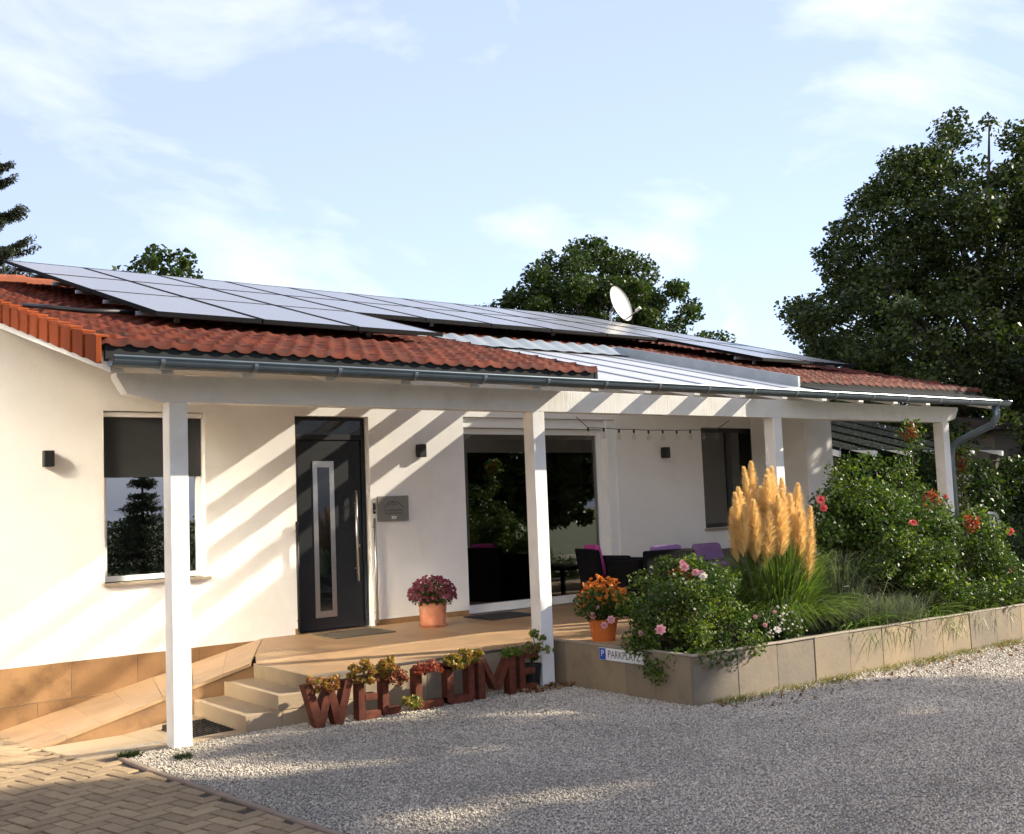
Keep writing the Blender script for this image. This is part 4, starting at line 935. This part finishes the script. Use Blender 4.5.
P = np.concatenate([np.stack([RNG.uniform(4.0,4.62,160), RNG.uniform(-3.22,-3.02,160), RNG.uniform(.005,.03,160)],1), np.stack([RNG.uniform(4.6,9.5,160), RNG.uniform(-5.2,-4.75,160), np.full(160,.012)],1)])
V, Q = leafcards(P, .045, .7, 2.5); o = npmesh('fallen_leaves', V, Q, MT['dry']); tag(o, 'dry brown leaves fallen on the gravel by the planter', 'leaves', kind='stuff')
# gravel stones
def gravel(n_try):
    y = RNG.uniform(-9.0, -2.84, n_try); x = RNG.uniform(.6, 13.5, n_try)
    kx = np.interp(-y, [2.6,3.3,5.69,9.5,16], [.60,.62,.86,1.3,2.2])
    ok = (x > kx+.01) & ~((x > 4.54) & (y > -4.68)) & ~((x < 1.6) & (y > -2.88))
    x, y = x[ok], y[ok]
    dv = np.stack([x-CAM.x, y-CAM.y], 1); dist = np.linalg.norm(dv, axis=1)
    fw = np.array([Fv.x, Fv.y])/math.hypot(Fv.x, Fv.y); ang = np.abs(np.arctan2(dv[:,0]*fw[1]-dv[:,1]*fw[0], dv@fw))
    ok = (ang < R(31)) & (dist > 3.6) & (RNG.uniform(0,1,len(x)) < np.clip((8.5/dist)**1.6, 0, 1))
    x, y, dist = x[ok], y[ok], dist[ok]; n = len(x)
    r = RNG.uniform(.005, .011, n)*np.clip(dist/8, .9, 1.5); r[RNG.uniform(0,1,n) < .03] *= 1.5
    base_ = np.array([(1,0,0),(0,1,0),(-1,0,0),(0,-1,0),(0,0,1),(0,0,-1)], float)
    V = base_[None]*r[:,None,None]*RNG.uniform(.6,1.25,(n,6,1))
    a = RNG.uniform(0, 2*np.pi, n); c, s_ = np.cos(a)[:,None], np.sin(a)[:,None]
    tl = RNG.normal(size=(n,1))*.5; ct, st = np.cos(tl), np.sin(tl)
    X, Y, Z = V[...,0], V[...,1], V[...,2]; X, Z = X*ct-Z*st, X*st+Z*ct
    X, Y = X*c-Y*s_, X*s_+Y*c
    V = np.stack([X+x[:,None], Y+y[:,None], Z*.8+(r*.25)[:,None]-.012+RNG.uniform(0,.008,(n,1))], -1)
    Fc = np.array([(0,1,4),(1,2,4),(2,3,4),(3,0,4),(1,0,5),(2,1,5),(3,2,5),(0,3,5)])
    Q = (Fc[None]+(np.arange(n)*6)[:,None,None]).reshape(-1,3)
    return npmesh('gravel_stones', V.reshape(-1,3), Q, MT['stone'])
o = gravel(520000); tag(o, 'loose grey gravel covering the forecourt', 'gravel', kind='stuff')

# ------------------------------------------------------------------ trees and garden
def tree(name, base, prof, n_cl, leaves, size, mat, lab, group=None, trunk_r=.28, lean=(0,0), cl_r=.55, zbot=None, squash=1.0, seed=1, aspect=.8, hollow=.55, lobes=1.0):
    """prof: list of (height, radius); clusters of leaf cards thrown inside that outline, joined by limbs"""
    global RNG
    keep = RNG; RNG = np.random.default_rng(seed); rs = random.Random(seed)
    t = empty(name, base, lab, 'tree', group)
    hs = np.array([p[0] for p in prof]); rr = np.array([p[1] for p in prof]); top = hs[-1]
    bx, by, bz = base
    cs, rad = [], []
    w = np.interp(np.linspace(hs[0], top, 60), hs, rr); zz = np.linspace(hs[0], top, 60); pr = (w**1.4)/(w**1.4).sum()
    while len(cs) < n_cl:
        z = RNG.choice(zz, p=pr)+RNG.normal()*.12; th = RNG.uniform(0, 2*np.pi); R_ = np.interp(z, hs, rr)
        lob = 1+lobes*(.16*math.sin(3*th+seed)+.10*math.sin(5*th+z*1.3+seed))
        r_ = R_*lob*(hollow+(1-hollow)*RNG.uniform()**.6) if RNG.uniform() < .72 else R_*RNG.uniform()**.5*.8
        cs.append((bx+lean[0]*z/top+r_*math.cos(th), by+lean[1]*z/top+r_*math.sin(th)*squash, bz+z)); rad.append(cl_r*RNG.uniform(.55,1.25))
    mb = MB(); tp = [Vector((bx,by,bz-.2)), Vector((bx+lean[0]*.15,by+lean[1]*.15,bz+hs[0]*.6+.3)), Vector((bx+lean[0]*.5,by+lean[1]*.5,bz+top*.5)), Vector((bx+lean[0]*.8,by+lean[1]*.8,bz+top*.62))]
    mb.tube(tp, [trunk_r*1.15, trunk_r, trunk_r*.6, trunk_r*.1], 10)
    for c in cs[::max(1, n_cl//60)]:
        c = Vector(c); z0 = max(hs[0]*.8, (c.z-bz)*.62); f = z0/top; b = Vector((bx+lean[0]*f, by+lean[1]*f, bz+z0)); m = b.lerp(c, .55)+Vector((0,0,.12))
        mb.tube([b, m, c], [trunk_r*.28, trunk_r*.16, trunk_r*.05], 6)
    mb.build('trunk', MT['bark'], t)
    per = int(leaves/n_cl)
    P = clump_points(cs, [(r, r, r*.72) for r in rad], [max(8, int(per*(r/cl_r)**2)) for r in rad])
    V, Q = leafcards(P, size, aspect, .5, droop=.3); npmesh('crown', V, Q, MT[mat], t)
    RNG = keep; return t
tree('maple_tree', (23.6,3.1,-.3), [(1.6,3.8),(3.0,5.5),(4.8,5.8),(6.3,5.2),(7.6,4.4),(8.8,3.6),(9.6,2.9),(10.4,1.9),(11.2,.5)], 1000, 280000, .105, 'maple', 'big dark maple rising behind the right end of the roof', 'trees behind the house', .36, cl_r=.5, seed=4, hollow=.3, lobes=1.1)
tree('lime_tree', (21.6,15.6,-.3), [(2.5,2.4),(4.5,3.6),(6.5,4.1),(7.8,3.8),(8.9,2.9),(9.7,1.8),(10.3,.5)], 600, 130000, .12, 'maple2', 'rounded green tree behind the ridge and the satellite dish', 'trees behind the house', .28, cl_r=.46, seed=9, hollow=.35, lobes=.5)
tree('hazel_tree', (7.9,17.2,-.3), [(3.5,1.4),(5.5,2.0),(7.2,2.0),(8.0,1.8),(8.4,1.5),(8.8,.7)], 100, 12000, .14, 'maple2', 'low treetop just showing over the left part of the ridge', 'trees behind the house', .16, cl_r=.36, seed=12)
tree('elder_tree', (10.0,16.2,-.3), [(4,.5),(6.5,.75),(7.6,.6),(8.15,.2)], 18, 3200, .17, 'maple2', 'tiny treetop tip peeping over the ridge right of the larger one', 'trees behind the house', .1, cl_r=.3, seed=14)
# spruce at the left edge: whorls of drooping boughs
t = empty('spruce_tree', (3.15, 14.2, -.3), 'dark spruce with upturned bough tips at the left edge behind the roof', 'tree', 'trees behind the house')
MB().tube([(3.15,14.2,-.4),(3.15,14.2,5),(3.15,14.2,9.9)], [.22,.15,.03], 10).build('trunk', MT['bark'], t)
rs = random.Random(3); mb = MB(); pts = []
for k in range(22):
    z = 2.2+k*.36; L_ = .35+2.1*(1-(z-2)/8.2)
    for j in range(6):
        th = rs.uniform(0, 6.28); L2 = L_*rs.uniform(.75,1.1)
        for s_ in np.linspace(.12, 1, 26):
            pts.append((3.15+math.cos(th)*L2*s_, 14.2+math.sin(th)*L2*s_, z-.32*math.sin(s_*2.3)*L2*.5+.22*s_**3*L2))
        mb.tube([(3.15,14.2,z),(3.15+math.cos(th)*L2*.5,14.2+math.sin(th)*L2*.5,z-.13*L2),(3.15+math.cos(th)*L2,14.2+math.sin(th)*L2,z-.1*L2+.2*L2)], [.03,.02,.006], 5)
mb.build('boughs', MT['bark'], t)
P = clump_points(pts, [(.11,.11,.09)]*len(pts), [16]*len(pts)); V, Q = leafcards(P, .10, .28, .2); npmesh('needles', V, Q, MT['conifer'], t)
# trees standing in the garden to the right and in front
tree('maple_tree', (30.5,-2.2,-.3), [(1.2,3.0),(3,4.4),(5.5,4.6),(7.5,3.8),(9.3,2.2),(10.4,.6)], 170, 42000, .24, 'maple', 'second dark maple farther right, shading the garden', 'trees behind the house', .34, cl_r=.7, seed=21)
tree('maple_tree', (17.4,-3.7,-.3), [(1.2,1.4),(3,2.0),(5,2.1),(7,1.6),(8.2,.5)], 90, 26000, .15, 'maple', 'slim maple at the drive beyond the right end of the planter', 'trees behind the house', .2, cl_r=.5, seed=31)
tree('lime_tree', (17.6,-14.9,-.3), [(1.6,2.4),(2.8,3.5),(4.6,3.7),(6.5,3.7),(8.5,3.8),(10.2,3.6),(11.8,2.2),(12.6,.8)], 460, 150000, .22, 'maple2', 'leafy tree across the forecourt from the porch', 'trees in front of the house', .3, cl_r=.6, seed=23, lobes=.35)
def hedge(name, x0, x1, y0, y1, z1, n, mat, lab, size=.085, cat='hedge', z0=-.3):
    t = empty(name, ((x0+x1)/2, (y0+y1)/2, z0), lab, cat)
    P = np.stack([RNG.uniform(x0,x1,n), RNG.uniform(y0,y1,n), z0+(z1-z0)*RNG.uniform(0,1,n)**.8],1)
    P[:,2] += .14*np.sin(P[:,0]*2.1)+.09*np.sin(P[:,0]*5.3+1); P[:,1] += .10*np.sin(P[:,0]*3.7)+.08*np.sin(P[:,2]*4)
    V, Q = leafcards(P, size, .65, .4); npmesh('foliage', V, Q, MT[mat], t)
    mb = MB()
    for x in np.arange(x0+.3, x1, .7): mb.tube([(x,(y0+y1)/2,z0-.1),(x+.08,(y0+y1)/2,z0+(z1-z0)*.8)], [.04,.015], 6)
    mb.build('stems', MT['bark'], t); return t
hedge('hedge', 13.6, 19.5, 1.9, 3.0, 1.75, 15000, 'hedge_y', 'yellow green hedge seen under the porch roof beyond the wing wall')
hedge('hedge', 14.6, 26.0, 4.2, 5.6, 3.4, 26000, 'hedge', 'tall dark hedge behind the garden shed and glass lean-to', .12)
hedge('hedge', 15.2, 18.6, -.5, .3, 2.1, 16000, 'hedge', 'dark evergreen bush between the last porch post and the shed', .085)
hedge('shrub_border', 12.6, 19.0, -2.4, -.9, .95, 17000, 'hedge', 'dark shrubs growing to the right of the planter below the shed', .075, 'shrubs')
hedge('shrub_border', 19.0, 27.0, -4.2, -2.4, 1.35, 15000, 'hedge', 'farther shrubs at the right edge in front of the maple', .10, 'shrubs')
hedge('hedge', 4.0, 14.0, -24.5, -23.2, 1.7, 17000, 'hedge', 'garden hedge on the far side of the forecourt, mirrored in the panes', .11)
t = empty('spruce_tree', (9.2, -22.0, -.3), 'small spruce beyond the forecourt, mirrored in the window by the gable', 'tree', 'trees in front of the house')
MB().tube([(9.2,-22,-.4),(9.2,-22,3.2)], [.10,.02], 8).build('trunk', MT['bark'], t)
pts = []
for k in range(15):
    z = .2+k*.2; L_ = 1.15*(1-z/3.5)+.08
    for j in range(14):
        th = rs.uniform(0,6.28); L_ *= rs.uniform(.93,1.07); z += rs.uniform(-.035,.035)
        for s_ in np.linspace(.15,1,10): pts.append((9.2+math.cos(th)*L_*s_, -22+math.sin(th)*L_*s_, z-.12*s_+.1*s_**2))
P = clump_points(pts, [(.12,.12,.10)]*len(pts), [9]*len(pts)); V, Q = leafcards(P, .10, .3, .2); npmesh('needles', V, Q, MT['conifer'], t)
# glazed lean-to behind the wing wall
t = empty('glass_canopy', (15, 1, 0), 'dark glazed lean-to with pale rafters beyond the right end of the porch', 'canopy')
zc = lambda y: 2.30+.28*(y+.2)
mb = MB()
mb.add([(12.7,-.2,zc(-.2)),(17.6,-.2,zc(-.2)),(17.6,3.4,zc(3.4)),(12.7,3.4,zc(3.4))], [(0,1,2,3)]); mb.build('glazing', MT['pane'], t)
for x in np.arange(12.7, 17.7, .98):
    MB().hexa([(x-.03,-.22,zc(-.22)-.10),(x+.03,-.22,zc(-.22)-.10),(x+.03,3.42,zc(3.42)-.10),(x-.03,3.42,zc(3.42)-.10),(x-.03,-.22,zc(-.22)-.01),(x+.03,-.22,zc(-.22)-.01),(x+.03,3.42,zc(3.42)-.01),(x-.03,3.42,zc(3.42)-.01)]).build('rafter', MT['white_wood'], t)
for x in (12.75, 17.5):
    for y in (-.1, 3.3): MB().box(x-.05,x+.05,y-.05,y+.05,-.3,zc(y)-.1).build('post', MT['old_roof'], t)
# garden shed
t = empty('garden_shed', (20.5, 1.6, -.3), 'beige rendered garden shed with a dark window at the right edge', 'shed')
MB().box(19.0,23.0,.7,1.3,-.3,2.75).build('wall', MT['old_wall'], t)
MB().prism_x([(.4,2.752),(1.6,2.752),(1.6,3.1),(1.5,3.1),(.4,2.85)], 18.7, 23.4).build('roof', MT['old_roof'], t)
w = MB().box(19.5,20.6,.66,.698,.9,2.15).build('window', MT['old_roof'], t); MB().box(19.57,20.53,.652,.659,.97,2.08).build('pane', MT['pane_dark'], w)
# white garden chair
t = empty('garden_chair', (15.3,-1.3,0), 'white plastic garden chair half hidden behind the roses at the right edge', 'chair')
t.rotation_euler = (0,0,0)
mb = MB(); pts = [(15.02,-1.2,.42),(15.02,-1.2,.9),(15.10,-1.2,1.12),(15.25,-1.2,1.20),(15.42,-1.2,1.18),(15.55,-1.2,1.05),(15.60,-1.2,.85),(15.60,-1.2,.42)]
mb.tube(pts, .03, 8); 
for x in (15.14,15.26,15.38,15.5): mb.tube([(x,-1.2,.45),(x,-1.2,1.14)], .018, 6)
mb.build('backrest', MT['plastic_white'], t, smooth=True); MB().box(15.02,15.6,-1.72,-1.2,.40,.44).build('seat', MT['plastic_white'], t, bevel=.015)
for x in (15.05,15.57):
    for y in (-1.68,-1.22): MB().tube([(x,y,.41),(x,y,-.05)], .02, 8).build('leg', MT['plastic_white'], t)
    MB().tube([(x,-1.2,.66),(x,-1.68,.66),(x,-1.68,.42)], .022, 8).build('armrest', MT['plastic_white'], t)
# unseen house added left of the forecourt; its mirror front throws sun onto the facade
t = empty('sun_reflector_house', (-5,-4,-.3), 'added out-of-view house whose tall mirror front bounces sun onto the facade', 'house')
NX = -3.2
mb = MB(); mb.box(NX-5, NX, -9.5, 1.5, -.3, 5.6); mb.build('wall', MT['old_wall'], t)
for k in range(4):
    ya = -4.15+k*1.2
    w = MB().box(NX+.002, NX+.05, ya, ya+1.19, .2, 5.0).build('window', MT['solar_frame'], t)
    MB().box(NX+.051, NX+.056, ya+.02, ya+1.17, .22, 4.98).build('pane', MT['bounce_mirror'], w)  # reflector sheet, added only to bounce the sun
MB().prism_y([(NX-5.4,5.6),(NX+.25,5.6),(NX-2.5,7.6)], -9.9, 1.9).build('roof', MT['old_roof'], t)
